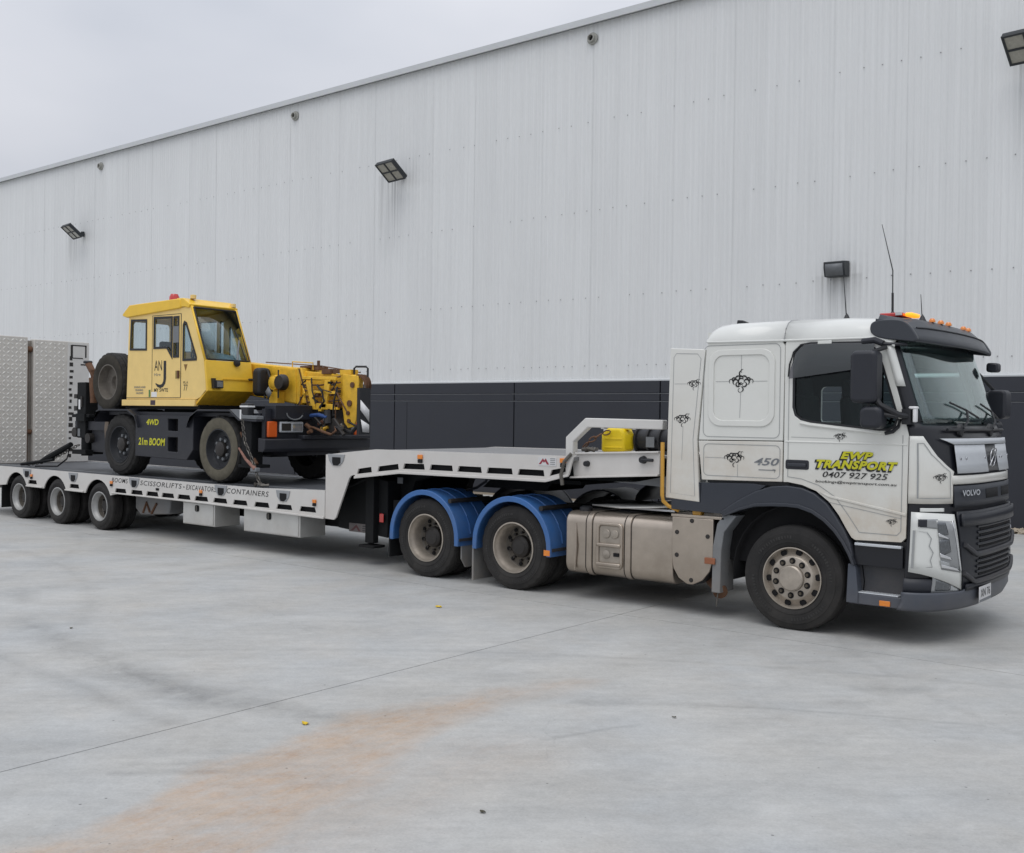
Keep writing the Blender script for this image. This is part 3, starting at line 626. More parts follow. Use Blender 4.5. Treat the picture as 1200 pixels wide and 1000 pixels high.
for y0, y1, lab in ((0, .045, None), (2.455, 2.5, None)):
    d_ = part('door', MB().prism(door, y0, y1, holes=[win]), 'white', TR, bev=.006)
    ym = y0 + .02 if y0 == 0 else y0 + .025
    g_ = part('window_glass', MB().prism(win, ym, ym + .004), 'glass_side', d_)
    wi = win
    inner = inset(win, -.022)
    part('window_rubber', MB().prism(wi, y0 + .002 if y0 == 0 else y1 - .018, y0 + .018 if y0 == 0 else y1 - .002, holes=[inner]), 'black', d_)
    if y0 == 0:
        part('door_handle', MB().prism(rrect(-.145, .095, 1.575, 1.668, .02), -.006, .01), 'mirror', d_, bev=.004)
        part('handle_grip', MB().box(-.12, .07, -.022, -.006, 1.60, 1.635), 'dark', d_, bev=.008)
        part('window_deflector', MB().grid(lambda a, b: (a, -.014 - .045 * math.sin(b * 1.5), lerp([(-.12, 2.50), (-.06, 2.70), (.02, 2.787), (.1, 2.80), (.75, 2.79), (.80, 2.75)], a) - b * (lerp([(-.12, 2.50), (-.06, 2.70), (.02, 2.787), (.1, 2.80), (.75, 2.79), (.80, 2.75)], a) - lerp([(-.12, 2.485), (.8, 2.60)], a) + .03)), arange(-.10, .72, 18), arange(0, 1, 6)), 'smoke', d_)
        part('deflector_edge', MB().tube([(-.125, -.012, 2.48), (-.115, -.012, 2.60), (-.075, -.012, 2.72), (.0, -.012, 2.79), (.1, -.012, 2.805), (.72, -.012, 2.795)], .008, 6), 'black', d_)
        part('deflector_clip', MB().box(.17, .31, -.02, -.004, 2.79, 2.822), 'white_clean', d_, bev=.004)
        part('window_divider', MB().prism([(.66, 2.0), (.69, 2.0), (.655, 2.77), (.63, 2.77)], .008, .03), 'black', d_)
        part('door_lower_crease', MB().prism([(.2, 1.372), (.29, 1.345), (1.03, 1.215), (1.03, 1.19), (.3, 1.32)], -.010, .0), 'white', d_, bev=.004)
        part('door_lip', MB().tube([(.0, -.004, 2.03), (.1, -.006, 2.012), (.45, -.006, 1.977), (.80, -.006, 1.945)], .014, 8), 'white', d_)
        part('door_corner_seal', MB().tube([(.83, -.012, 1.945), (.90, -.014, 1.962), (.95, -.014, 2.01), (.965, -.012, 2.08)], .018, 8), 'black', d_)
        part('door_crease', MB().tube([(-.15, .004, 1.845), (1.03, .004, 1.845)], .011, 8), 'white', d_)
# sleeper side panels
def emboss(y, x0, x1, z0, z1, r, w_, parent, m='white'):
    s = 1 if y < 1 else -1
    mb = MB(); o = rrect(x0, x1, z0, z1, r, 7); i = rrect(x0 + w_, x1 - w_, z0 + w_, z1 - w_, r - w_ * .6, 7)
    mb.prism(o, y - .012 * s, y, holes=[i]); return part('embossed_frame', mb, m, parent, bev=.010, seg=3)
for y0, y1 in ((0.002, .045), (2.455, 2.498)):
    s_ = part('sleeper_panel', MB().prism([(-1.108, 1.838), (-.178, 1.85), (-.172, 2.79), (-.20, 2.835), (-1.0, 2.85), (-1.03, 2.80)], y0, y1, holes=[rrect(-.80, -.50, 2.02, 2.46, .06)] if y0 > 1 else ()), 'white', TR, bev=.006)
    emboss(y0 if y0 < 1 else y1, -1.0, -.27, 1.985, 2.765, .14, .06, s_)
    l_ = part('sleeper_lower_panel', MB().prism([(-1.066, 1.425), (-.178, 1.445), (-.18, 1.842), (-1.11, 1.830)], y0, y1), 'white_dusty', TR, bev=.006)
part('cab_inner_side', MB().box(-1.02, -.12, .047, .06, 1.4, 2.85), 'black', TR)
SWN = rrect(-.80, -.50, 2.02, 2.46, .06)
part('cab_inner_side', MB().prism([(-1.02, 1.4), (-.12, 1.4), (-.12, 2.85), (-1.02, 2.85)], 2.44, 2.453, holes=[SWN]), 'black', TR)
# roof: lofted shell with rounded shoulders
def roof_sec(x, zs, zt):
    pts = []; 
    for t, h in ((0, 0), (0.0, .10), (.012, .30), (.035, .55), (.08, .78), (.16, .93), (.30, 1.0), (.7, 1.03), (1.25, 1.04)): pts.append((x, t, zs + (zt - zs) * h))
    return pts + [(p[0], W - p[1], p[2]) for p in reversed(pts[:-1])]
rs = [(-1.035, 2.845, 2.86), (-1.025, 2.845, 2.93), (-.99, 2.845, 3.0), (-.93, 2.845, 3.035), (-.80, 2.84, 3.05), (-.178, 2.828, 3.055)]
rf = [(-.172, 2.828, 3.055), (.4, 2.826, 3.05), (.70, 2.82, 3.03), (.80, 2.79, 3.0), (.86, 2.76, 2.94), (.90, 2.74, 2.86)]
for nm, sec in (('roof_rear', rs), ('roof_front', rf)):
    mb = MB(); S_ = [roof_sec(*q) for q in sec]; k = len(S_[0])
    mb.add([p for s in S_ for p in s], [(i * k + j, (i + 1) * k + j, (i + 1) * k + j + 1, i * k + j + 1) for i in range(len(S_) - 1) for j in range(k - 1)])
    part(nm, mb, 'white_clean', TR, solid=.01, ang=50)
part('roof_seam', MB().tube([(x, y + (-.004 if y < .01 else 0), z + .004) for x, y, z in roof_sec(-.175, 2.828, 3.055)[:9]], .007, 6), 'pin', TR)
part('roof_gutter', MB().tube([(-1.02, -.002, 2.848), (-.2, -.002, 2.838), (.70, -.002, 2.832), (.79, -.002, 2.80)], .012, 8), 'white_clean', TR)
part('roof_liner', MB().box(-1.0, .80, .08, 2.42, 2.78, 2.80), 'interior', TR)
# side fairing behind the cab (near and far)
for y0, y1 in ((-.004, .04), (2.46, 2.504)):
    f_ = part('side_fairing', MB().prism([(-1.492, 1.215), (-1.085, 1.19), (-1.125, 1.84), (-1.045, 2.775), (-1.455, 2.80)], y0, y1), 'white_dusty', TR, bev=.008)
part('fairing_back', MB().prism([(-1.47, 1.25), (-1.43, 2.78), (-1.40, 2.78), (-1.44, 1.25)], .04, .30).prism([(-1.47, 1.25), (-1.43, 2.78), (-1.40, 2.78), (-1.44, 1.25)], 2.2, 2.46), 'black', TR)
# dark lower fairing and front guard
part('side_skirt', MB().prism([(-1.42, 1.10), (-.84, 1.085), (-.62, 1.25), (-.45, 1.33), (-.35, 1.40), (-.5, 1.412), (-1.068, 1.395), (-1.075, 1.18), (-1.08, 1.18), (-1.08, 1.395), (-1.42, 1.392)], .0, .05), 'fgrey', TR, bev=.006)
part('side_skirt', MB().box(-1.5, -.6, 2.45, 2.5, 1.1, 1.4), 'fgrey', TR)
go = arch_out[:]; 
part('wheel_arch', MB().prism([(-.845, 1.10), (-.70, 1.20), (-.60, 1.262), (-.45, 1.34), (-.28, 1.398), (-.12, 1.412), (.03, 1.398), (.16, 1.352), (.285, 1.262), (.375, 1.148), (.455, 1.03), (.52, .90), (.545, .80)] + arch_in, -.025, .18), 'fgrey', TR, bev=.012, seg=3)
part('wheel_arch_lip', MB().prism([(-.80, 1.075), (-.62, 1.165), (-.45, 1.218), (-.28, 1.236), (-.12, 1.241), (.01, 1.236), (.15, 1.196), (.28, 1.12), (.385, 1.025), (.465, .92), (.53, .81), (.57, .70)] + arch_in, -.04, .10), 'fgrey', TR, bev=.01, seg=3)
part('wheel_arch', MB().prism([(-.845, 1.10), (-.60, 1.262), (-.28, 1.398), (.03, 1.398), (.285, 1.262), (.455, 1.03), (.545, .80)] + arch_in, 2.32, 2.52), 'fgrey', TR)
part('arch_liner', MB().grid(lambda a, y: (-.06 + .68 * math.cos(a), y, .52 + .70 * math.sin(a)), arange(-.2, math.pi + .15, 16), [.10, .80]), 'blackhole', TR, solid=.01)
part('arch_back', MB().prism([(-.83, 1.08), (-.55, 1.25), (-.25, 1.35), (.1, 1.33), (.4, 1.08), (.53, .85), (.53, .6), (-.83, .6)], .20, .22), 'blackhole', TR)
part('mud_flap', MB().prism([(-.80, 1.09), (-.665, 1.075), (-.80, .90), (-.83, .70), (-.835, .27), (-.935, .27), (-.925, .75), (-.88, .98)], .0, .30), 'lgrey', TR, bev=.008)
# steps
part('step_well', MB().box(.545, 1.0, .10, .14, .36, .72), 'dark', TR)
part('step_well_top', MB().box(.545, 1.03, .06, .2, .70, .95), 'mask', TR)
part('step', MB().box(.555, .99, -.005, .25, .885, .912), 'silver', TR, bev=.006)
part('step_panel', MB().box(.545, 1.0, .02, .06, .70, .885), 'mask', TR, bev=.006)
part('step', MB().prism([(.0, .44), (.0, .335), (.25, .335), (.25, .41), (.20, .44)], .50, 1.0, 'x'), 'bumper', TR, bev=.01)
part('step_tread', MB().box(.55, .97, .0, .20, .441, .452), 'silver', TR, bev=.003)
part('step_side', MB().prism([(.485, .34), (.60, .34), (.60, .44), (.575, .66), (.56, .70), (.50, .71)], -.012, .2), 'bumper', TR, bev=.008)
part('step_back', MB().box(.555, 1.0, .16, .18, .40, .72), 'dark', TR)
part('side_marker', MB().box(.80, .90, -.012, .0, .345, .395), 'amber', TR, bev=.004)
# front skin
part('front_mask', MB().grid(lambda s, z: CP(s, z, -.012), SG(0, W, 40), [.45, .6, .9, 1.2, 1.45, 1.6, 1.75, 1.9, 1.98, 2.05]), 'mask', TR, solid=.008)
ws = front('windscreen', rowsz(2.04, 2.80, 10, lambda z: .085, lambda z: W - .085), 'glass_front', 0, .006, n=40)
mk = MB()
for a, b in ((.0, .155), (W - .155, W)): mk.grid(lambda s, z: CP(s, z, -.014), arange(a, b, 6), arange(2.04, 2.80, 10))
mk.grid(lambda s, z: CP(s, z, -.014), SG(.1, W - .1, 30), [2.03, 2.085]); mk.grid(lambda s, z: CP(s, z, -.014), SG(.1, W - .1, 30), [2.72, 2.82])
part('windscreen_surround', mk, 'mask', TR, solid=.006)
for s_ in (0, 1):
    a, b = (.0, .032) if not s_ else (W - .032, W)
    part('a_pillar_trim', MB().grid(lambda s, z: CP(s, z, .006), arange(a, b, 4), arange(2.38, 2.78, 6)), 'white_clean', TR, solid=.01)
CB = [(1.31, .30), (1.56, .31), (1.60, .325), (1.66, .24), (1.74, .155), (1.80, .115), (1.88, .07), (1.925, .05)]
for s_ in (0, 1):
    f = (lambda z: .0, lambda z: lerp(CB, z)) if not s_ else (lambda z: W - lerp(CB, z), lambda z: W)
    zs = [1.31, 1.4, 1.5, 1.56, 1.6, 1.63, 1.66, 1.70, 1.74, 1.80, 1.84, 1.88, 1.925]
    front('corner_panel', [(z, f[0](z), f[1](z)) for z in zs], 'white', .004, .014, n=20)
front('hood_bar', rowsz(1.485, 1.565, 3, lambda z: .30, lambda z: W - .30), 'white', .008, .016, n=40)
for s_ in (0, 1):
    a, b = (.36, 1.06) if not s_ else (1.44, W - .36)
    pl = front('silver_plate', rowsz(1.585, 1.845, 4, lambda z: a, lambda z: b), 'silver', .022, .006)
    bo = MB()
    for q in (.10, .24, .9):
        c = CP(a + (b - a) * q, 1.72, .027); bo.lathe([(.0001, .006), (.014, .004), (.016, 0)], 10, c, 'x')
    part('plate_bolts', bo, 'chrome', pl, stuff=True)
front('plate_lip', rowsz(1.85, 1.905, 3, lambda z: .18 + (1.905 - z) * 3.2, lambda z: W - .18 - (1.905 - z) * 3.2), 'silver', .024, .012, n=40)
bd = front('badge_panel', rowsz(1.59, 1.845, 3, lambda z: 1.06, lambda z: 1.44), 'mask', .018, .006)
bx = lerp(XC, 1.72) + .022
em = MB(); em.ribbon([(1.25 + .085 * math.cos(a), 1.715 + .085 * math.sin(a)) for a in arange(0, 2 * math.pi, 25)[:-1]], .013, lambda u, v: (bx + .012, u, v), True)
em.ribbon([(1.13, 1.64), (1.37, 1.79)], .013, lambda u, v: (bx + .014, u, v)); em.ribbon([(1.31, 1.775), (1.35, 1.80), (1.35, 1.75)], .016, lambda u, v: (bx + .014, u, v))
part('badge_emblem', em, 'chrome', bd, solid=.006)
nb = front('name_band', rowsz(1.275, 1.47, 4, lambda z: .315, lambda z: W - .315), 'dark', .010, .02, n=40)
for a, b in ((.95, 1.36), (1.50, 1.90)): front('band_vent', rowsz(1.335, 1.425, 2, lambda z: a, lambda z: b), 'blackhole', .022, .004, nb)
nx = CP(.55, 1.4, .022)
text('brand_lettering', 'VOLVO', 'silver', nb, CP(.40, 1.375, .040), .36, .055, u=(CP(.78, 1.4) - CP(.40, 1.4)).normalized(), v=(-.03, 0, 1), bold=.02)
# grille
gr_ = front('grille', rowsz(.52, 1.235, 8, lambda z: .34 + (1.2 - z) * .16, lambda z: W - .34 - (1.2 - z) * .16), 'grille', .016, .03, n=40)
front('grille_top_bar', rowsz(1.10, 1.215, 3, lambda z: .37, lambda z: W - .37), 'grille', .045, .03, gr_, n=30)
for z0, z1 in ((.86, 1.08), (.60, .80)):
    for k in range(4):
        z = z0 + .02 + (z1 - z0) * k / 4.0
        front('grille_slot', rowsz(z, z + .026, 2, lambda q: .72, lambda q: W - .72), 'blackhole', .033, .004, gr_, n=16)
        front('grille_louvre', rowsz(z + .028, z + .05, 2, lambda q: .66, lambda q: W - .66), 'grille', .038, .010, gr_, n=20)
    mb = MB()
    pts = [CP(s, z0 - .03 + (.10 * max(0, (.62 - min(s, W - s)) / .2) if min(s, W - s) < .62 else 0), .045) for s in SG(.42, W - .42, 30)]
    mb.tube(pts, .024, 8); part('grille_bar', mb, 'dark', gr_)
front('grille_frame', rowsz(.50, .56, 2, lambda z: .48, lambda z: W - .48), 'grille', .04, .03, gr_, n=30)
# headlamp housings
for s_ in (0, 1):
    sd_ = (lambda s: s) if not s_ else (lambda s: W - s)
    def hrow(z0, z1, n, a, b):
        r = []
        for z in arange(z0, z1, n):
            p_, q_ = sd_(a(z)), sd_(b(z)); r.append((z, min(p_, q_), max(p_, q_)))
        return r
    bz = lambda z: .285 + (1.22 - z) * .20
    def skin(name, s0, s1, zl, zh, m, d, thick, par=TR, n=12):
        """piece bounded by slanting edges: s0, s1, zl, zh are functions of the other coordinate's fraction"""
        mb = MB()
        def fn(u, t_):
            z = zl(u) + (zh(u) - zl(u)) * t_; ss = s0(t_) + (s1(t_) - s0(t_)) * u; return CP(sd_(ss), z, d)
        mb.grid(fn, arange(0, 1, n), arange(0, 1, 6)); return part(name, mb, m, par, solid=thick)
    K = lambda a: (lambda q: a)
    LN = lambda a, b: (lambda q: a + (b - a) * q)
    hs_ = skin('headlamp_housing', K(.004), LN(.425, .285), LN(.69, .515), LN(1.235, 1.215), 'white_clean', .024, .03)
    skin('headlamp_housing_top', K(.03), K(.19), K(1.24), K(1.272), 'white_clean', .016, .02, hs_)
    skin('headlamp_bowl', LN(.17, .115), LN(.375, .262), LN(.715, .675), LN(1.165, 1.15), 'lamp_bowl', .041, .006, hs_)
    skin('headlamp_bezel', LN(.365, .25), LN(.385, .266), LN(.70, .69), LN(1.165, 1.16), 'chrome', .046, .006, hs_)
    skin('headlamp_reflector', LN(.135, .120), LN(.215, .185), LN(1.015, 1.035), LN(1.150, 1.145), 'lamp_mesh', .047, .006, hs_)
    skin('headlamp_reflector', LN(.150, .137), LN(.245, .218), LN(.835, .875), LN(.985, 1.005), 'lamp_mesh', .047, .006, hs_)
    skin('headlamp_blade', LN(.150, .145), LN(.255, .245), LN(.83, .80), LN(.865, .82), 'chrome', .052, .010, hs_)
    skin('headlamp_blade', LN(.130, .128), LN(.215, .205), LN(1.02, .99), LN(1.05, 1.005), 'chrome', .052, .010, hs_)
    skin('daytime_lamp', LN(.165, .16), LN(.36, .33), LN(.735, .69), LN(.765, .715), 'chrome', .050, .008, hs_)
    skin('daytime_lamp', LN(.155, .152), LN(.235, .23), LN(.765, .745), LN(.80, .775), 'lens', .050, .008, hs_)
    skin('indicator_strip', K(.03), LN(.13, .125), LN(1.10, 1.085), K(1.175), 'lamp_bowl', .041, .005, hs_)
    skin('indicator_lens', K(.022), K(.058), K(1.105), K(1.172), 'mirror', .047, .006, hs_)
    mbp = MB(); mbp.ribbon([(.012, 1.07), (.06, 1.055), (.085, 1.0), (.075, .93), (.10, .87), (.085, .80), (.10, .74), (.012, .725)], .005, lambda u, v_: tuple(CP(sd_(u), v_, .046)), True); part('pinstripe', mbp, 'pin', hs_)
    fl = skin('fog_lamp', K(.115), K(.415), LN(.50, .49), LN(.655, .51), 'lamp_bowl', .022, .012)
    skin('fog_lamp_lens', K(.14), K(.28), LN(.52, .515), LN(.625, .57), 'lamp_mesh', .030, .006, fl); skin('fog_lamp_lens', K(.29), K(.38), LN(.51, .505), LN(.56, .525), 'lens', .030, .006, fl)
    front('fog_lamp_surround', hrow(.47, .625, 3, lambda z: .0, lambda z: .12), 'mirror', .016, .012)
# bumper wraps from behind the near step round the front
def bump(s, z): 
    p = CP(s, .45, .035); d = Vector((0, 0, 0))
    if z < .42: d = Vector((-(.42 - z) * .5, 0, 0))
    return Vector((p.x + d.x, p.y, z))
bp_ = MB(); bp_.grid(lambda s, z: bump(s, z), SG(0, W, 44), [.335, .36, .42, .48, .50]); bp_.v = [(a, b, c + (.03 if c > .45 and .5 < b < 2 else 0)) for a, b, c in bp_.v]
part('bumper', bp_, 'bumper', TR, solid=.04)
part('bumper_side', MB().box(1.0, 1.03, -.03, .2, .345, .50), 'bumper', TR, bev=.01)
npx = lerp(XC, .5) + .055
tilt = Vector((.0, 0, 1))
npl = part('number_plate', MB().box(npx, npx + .008, .66, 1.06, .365, .515), 'plate', TR, bev=.004)
text('plate_lettering', 'XN 76', 'text_k', npl, (npx + .0095, .70, .415), .32, .075, u=(0, 1, 0), bold=.012)
part('plate_strip', MB().box(npx + .0085, npx + .0095, .665, 1.055, .37, .395), 'text_g', npl)
# sun visor
vb = MB(); vt = [(s, ) for s in SG(-.01, W + .01, 34)]
def vis(s, k):
    t = max(0, min(s, W - s)) / 1.25; bow = (1 - (1 - min(1, t)) ** 2.0)
    top = Vector((.93 + .10 * bow, s, 2.965 + .05 * min(1, t * 4) - .01 * bow)); mid = Vector((1.02 + .13 * bow, s, 2.905 + .01 * min(1, t * 4))); bot = Vector((1.09 + .16 * bow, s, 2.785 - .01 * bow))
    pts = [(0, top), (1, mid), (2, bot)]
    if k <= 1: return top.lerp(mid, k)
    return mid.lerp(bot, k - 1)
vb.grid(lambda s, k: vis(s, k), SG(0, W, 34), [0, .33, .66, 1, 1.08, 1.5, 2])
part('sun_visor', vb, 'visor', TR, solid=.025, ang=25)
part('visor_groove', MB().tube([tuple(vis(s, 1.0) + Vector((.012, 0, .012))) for s in SG(.12, W - .12, 26)], .007, 6), 'black', TR)
for y0, y1 in ((-.012, .05), (2.45, 2.512)):
    part('visor_end', MB().prism(smooth_poly([(.69, 2.99), (.665, 2.92), (.69, 2.86), (.78, 2.82), (.95, 2.80), (1.13, 2.775), (1.05, 2.92), (.98, 2.985), (.85, 3.0)], 2), y0, y1), 'visor', TR, bev=.014, seg=3)
part('visor_top', MB().grid(lambda s, u: Vector((.72, s, 3.05 + (-.05 if (s < .1 or s > 2.4) else 0))).lerp(vis(s, 0), u), SG(0, W, 30), arange(0, 1, 4)), 'visor', TR, solid=.02)
part('visor_bracket', MB().tube([(.60, -.004, 2.80), (.72, -.012, 2.81), (.80, -.016, 2.775)], .03, 10).tube([(.76, -.02, 2.775), (1.0, .04, 2.765)], .017, 8), 'mirror', TR)
# roof lights, beacons and aerials
lb = part('light_bar', MB().box(.64, .86, .32, .60, 3.05, 3.090), 'red', TR, bev=.01)
part('lit_lamp', MB().box(.872, .945, .34, .58, 3.05, 3.088), 'beacon_lit', lb, bev=.015)
part('light_bar_clear', MB().box(.80, .86, .295, .31, 3.06, 3.095), 'plate', lb, bev=.003)
for x_, y_ in ((1.02, .72), (1.06, .95), (1.09, 1.18), (1.07, 1.75), (1.03, 2.0)):
    c = vis(y_, .0); mb = MB(); mb.lathe([(.032, 0), (.03, .02), (.018, .036), (.0001, .04)], 14, (c.x, c.y, c.z + .012), 'z')
    part('marker_lamp', mb, 'amber', TR)
def aerial(base, tip, r, name='aerial', bend=None):
    pts = [base] + ([bend] if bend else []) + [tip]
    o = part(name, MB().tube(pts, [r] * (len(pts) - 1) + [r * .5], 6), 'black', TR)
    part('aerial_base', MB().lathe([(.055, 0), (.035, .03), (.016, .07), (.0001, .09)], 12, base, 'z'), 'black', o)
aerial((.06, 1.0, 3.09), (.02, 1.0, 3.56), .007)
aerial((.62, .75, 3.07), (.50, .75, 4.02), .006, bend=(.615, .75, 3.55))
part('aerial_spring', MB().tube([(.62, .75, 3.07), (.617, .75, 3.33)], .012, 8), 'black', TR)
aerial((.80, 1.1, 3.05), (.78, 1.1, 3.34), .006)
part('shark_fin', MB().prism([(-1.03, 3.075), (-.86, 3.075), (-.90, 3.10), (-.96, 3.125), (-1.02, 3.13)], .66, .70), 'black', TR, bev=.008)
# mirrors
mi = part('mirror', MB().prism(rrect(.585, .825, 2.22, 2.70, .05), -.27, -.07), 'mirror', TR, bev=.035, seg=3)
part('mirror_glass', MB().box(.582, .588, -.24, -.10, 2.26, 2.66), 'mirror', mi)
part('mirror_lower', MB().prism(rrect(.675, .875, 1.985, 2.19, .06), -.27, -.07), 'mirror', mi, bev=.035, seg=3)
part('mirror_arm', MB().tube([(1.04, -.03, 2.10), (.98, -.12, 2.12), (.84, -.18, 2.20), (.80, -.18, 2.26)], .028, 8).tube([(.98, -.12, 2.10), (.86, -.16, 2.12)], .022, 8).box(.99, 1.07, -.05, .02, 2.03, 2.17), 'black', mi)
part('mirror_stay', MB().tube([(.83, -.02, 2.74), (.74, -.15, 2.69)], .02, 8), 'black', mi)
part('mirror_lamp', MB().box(1.05, 1.12, -.05, .03, 2.17, 2.195).box(1.085, 1.115, -.045, .02, 2.05, 2.18), 'sticker_w', mi, bev=.01)
mi2 = part('mirror', MB().prism(rrect(1.02, 1.22, 2.10, 2.42, .05), 2.66, 2.92), 'mirror', TR, bev=.03, seg=3)
part('mirror_lower', MB().prism(rrect(.95, 1.15, 1.90, 2.08, .05), 2.6, 2.85), 'mirror', mi2, bev=.03)
part('mirror_arm', MB().tube([(1.05, 2.5, 2.12), (1.10, 2.7, 2.14)], .025, 8), 'black', mi2)
part('mirror_stay', MB().tube([(.84, 2.5, 2.74), (1.08, 2.72, 2.42)], .02, 8), 'black', mi2)
part('kerb_mirror', MB().prism(rrect(1.10, 1.22, 2.60, 2.70, .03), 2.30, 2.45), 'mirror', TR, bev=.02)
# wipers
for a, b in ((.55, 1.15), (1.45, 2.05)):
    q0 = CP(a, 2.0, .05); q1 = CP((a + b) / 2, 2.17, .03); q2 = CP(b, 2.10, .03); q3 = CP(a - .05, 2.24, .03)
    wp = part('wiper', MB().tube([q0, CP((a + .15), 2.07, .06), q1], .012, 6), 'black', TR)
    part('wiper_blade', MB().tube([q3, q1, q2], .010, 6), 'black', wp)
    part('wiper_motor_cover', MB().lathe([(.07, 0), (.06, .03), (.0001, .05)], 12, tuple(CP(a, 1.98, .0)), 'x'), 'black', wp)
part('scuttle_bar', MB().tube([CP(s, 1.985, .03) for s in SG(.3, W - .3, 20)], .015, 8), 'black', TR)
# interior
part('dashboard', MB().prism([(.65, 1.5), (.62, 1.95), (.72, 2.03), (1.12, 2.02), (1.12, 1.5)], .08, 2.42), 'int_dark', TR, bev=.03)
for yy in (.62, 1.86):
    st = part('seat', MB().box(-.15, .36, yy - .26, yy + .26, 1.62, 1.76), 'seat', TR, bev=.05)
    part('seat_back', MB().prism([(-.22, 1.72), (-.08, 1.72), (-.16, 2.32), (-.26, 2.32)], yy - .25, yy + .25), 'seat', st, bev=.05)
    part('headrest', MB().prism([(-.27, 2.30), (-.16, 2.30), (-.20, 2.52), (-.28, 2.52)], yy - .14, yy + .14), 'seat', st, bev=.04)
part('steering_wheel', MB().tube([(.56 + .10 * math.sin(a), .62 + .22 * math.cos(a), 2.0 + .18 * math.sin(a)) for a in arange(0, 6.283, 25)[:-1]], .016, 8, True), 'black', TR)
part('sun_blind', MB().grid(lambda s, z: CP(s, z, -.05), SG(.18, W - .18, 16), [2.67, 2.77]), 'mirror', TR, solid=.006)
# mark: pale far wall of the cab's lining seen through the windscreen
part('rear_lining', MB().box(-.99, -.97, .10, 2.40, 1.5, 2.78), 'int_dark', TR)
part('header_shelf', MB().box(.1, .78, .1, 2.4, 2.60, 2.78), 'int_dark', TR)
# lettering and pinstripes
text('lettering_shadow', 'EWP', 'text_k', TR, (.390, -.0065, 1.678), .33, .086, bold=.085, shear=.3, spacing=1.12)
text('lettering', 'EWP', 'text_y', TR, (.410, -.009, 1.694), .312, .072, bold=.05, shear=.3, spacing=1.12)
text('lettering_shadow', 'TRANSPORT', 'text_k', TR, (.150, -.0065, 1.582), .80, .098, bold=.085, shear=.3, spacing=1.12)
text('lettering', 'TRANSPORT', 'text_y', TR, (.174, -.009, 1.60), .778, .082, bold=.05, shear=.3, spacing=1.12)
text('phone_lettering', '0407 927 925', 'text_k', TR, (.235, -.0065, 1.512), .625, .056, bold=.008, shear=.25)
text('web_lettering', 'bookings@ewptransport.com.au', 'text_k', TR, (.165, -.0065, 1.452), .775, .033, shear=.15, bold=.012)
text('power_lettering', '450', 'text_g', TR, (-.48, -.002, 1.60), .27, .075, bold=.02, shear=.3)
part('power_line', MB().ribbon([(-.43, 1.555), (-.25, 1.555)], .008, SIDE(-.002)).ribbon([(-.28, 1.565), (-.25, 1.56), (-.26, 1.535)], .006, SIDE(-.002)), 'text_g', TR)
ps = MB()
def stripe(pts, closed=True, w_=.006, y=-.0035): ps.ribbon(pts, w_, SIDE(y), closed)
stripe(rrect(-1.055, -.215, 1.875, 2.81, .06), y=-.0015)
stripe(rrect(-1.045, -.205, 1.475, 1.80, .05), y=-.0015); stripe([(-1.43, 1.27), (-1.14, 1.25), (-1.17, 1.84), (-1.09, 2.68), (-1.13, 2.73), (-1.38, 2.74), (-1.41, 2.70)], y=-.0055)
stripe([(-.12, 1.50), (.02, 1.485), (.2, 1.43), (.36, 1.33), (.48, 1.18), (.60, 1.01), (.95, 1.01), (.985, 1.05), (.99, 1.93)], False); stripe([(-.12, 1.50), (-.12, 2.5)], False); stripe([(-.09, 1.89), (.35, 1.885)], False, .004)
stripe([(.30, 1.275), (.99, 1.165)], False, .005, -.0045)
stripe([(-.635, 2.55), (-.635, 2.73)], False, .004, -.0015); stripe([(-.645, 2.07), (-.638, 2.33)], False, .004, -.0015); stripe([(-.92, 2.44), (-.76, 2.44)], False, .004, -.0015); stripe([(-.52, 2.44), (-.35, 2.44)], False, .004, -.0015)
stripe([(-1.03, 1.66), (-.78, 1.66)], False, .004, -.0015); stripe([(-.66, 1.47), (-.66, 1.60)], False, .004, -.0015)
stripe([(-1.30, 1.62), (-1.29, 1.98)], False, .004, -.0055); stripe([(-1.40, 2.42), (-1.26, 2.42)], False, .004, -.0055)
part('pinstripe', ps, 'pin', TR)
def scroll(cx, cz, s, y, fm=None, seed=0, cross=True):
    """painted tribal scroll: hooks and curls of tapering strokes"""
    r_ = random.Random(seed); mb = MB(); fm = fm or SIDE(y)
    def arc(x, z, rad, a0, a1, wd):
        n = 9; mb.ribbon([(cx + s * (x + rad * math.cos(a)), cz + s * (z + rad * math.sin(a))) for a in arange(R(a0), R(a1), n)], [s * wd * .80 * math.sin(math.pi * (i + .6) / (n + .2)) for i in range(n)], fm)
    arc(0, 0, .22, 20, 330, .15); arc(-.42, -.05, .2, -20, 250, .16); arc(.42, -.05, .2, 190, -70, .16); arc(-.75, 0, .16, 0, 240, .08); arc(.75, 0, .16, 180, -60, .08)
    arc(-.22, -.2, .17, 100, 330, .13); arc(.24, -.2, .17, 80, -150, .13); arc(-.55, .12, .14, 0, 230, .12); arc(.55, .12, .14, 180, -50, .12); arc(0, .22, .15, -30, 220, .14)
    arc(-.2, .12, .26, 60, 170, .14); arc(.2, .12, .26, 120, 10, .14); arc(0, -.3, .2, 60, 200, .12)
    if cross: arc(.08, .55, .22, 100, 260, .13); arc(.1, .72, .12, 60, 250, .07); arc(-.02, -.55, .18, -80, 90, .12); arc(-.08, -.62, .14, 90, 330, .06)
    else: arc(.6, .32, .24, 90, 250, .14); arc(.75, .42, .12, 30, 240, .07); arc(.1, -.6, .2, 90, 260, .1)
    part('scroll_motif', mb, 'text_k', TR)
scroll(-.635, 2.44, .145, -.0016); scroll(-.70, 1.665, .12, -.0016, seed=1, cross=False); scroll(-1.30, 2.05, .105, -.006, seed=2, cross=False); scroll(-1.17, 2.42, .085, -.006, seed=3, cross=False)
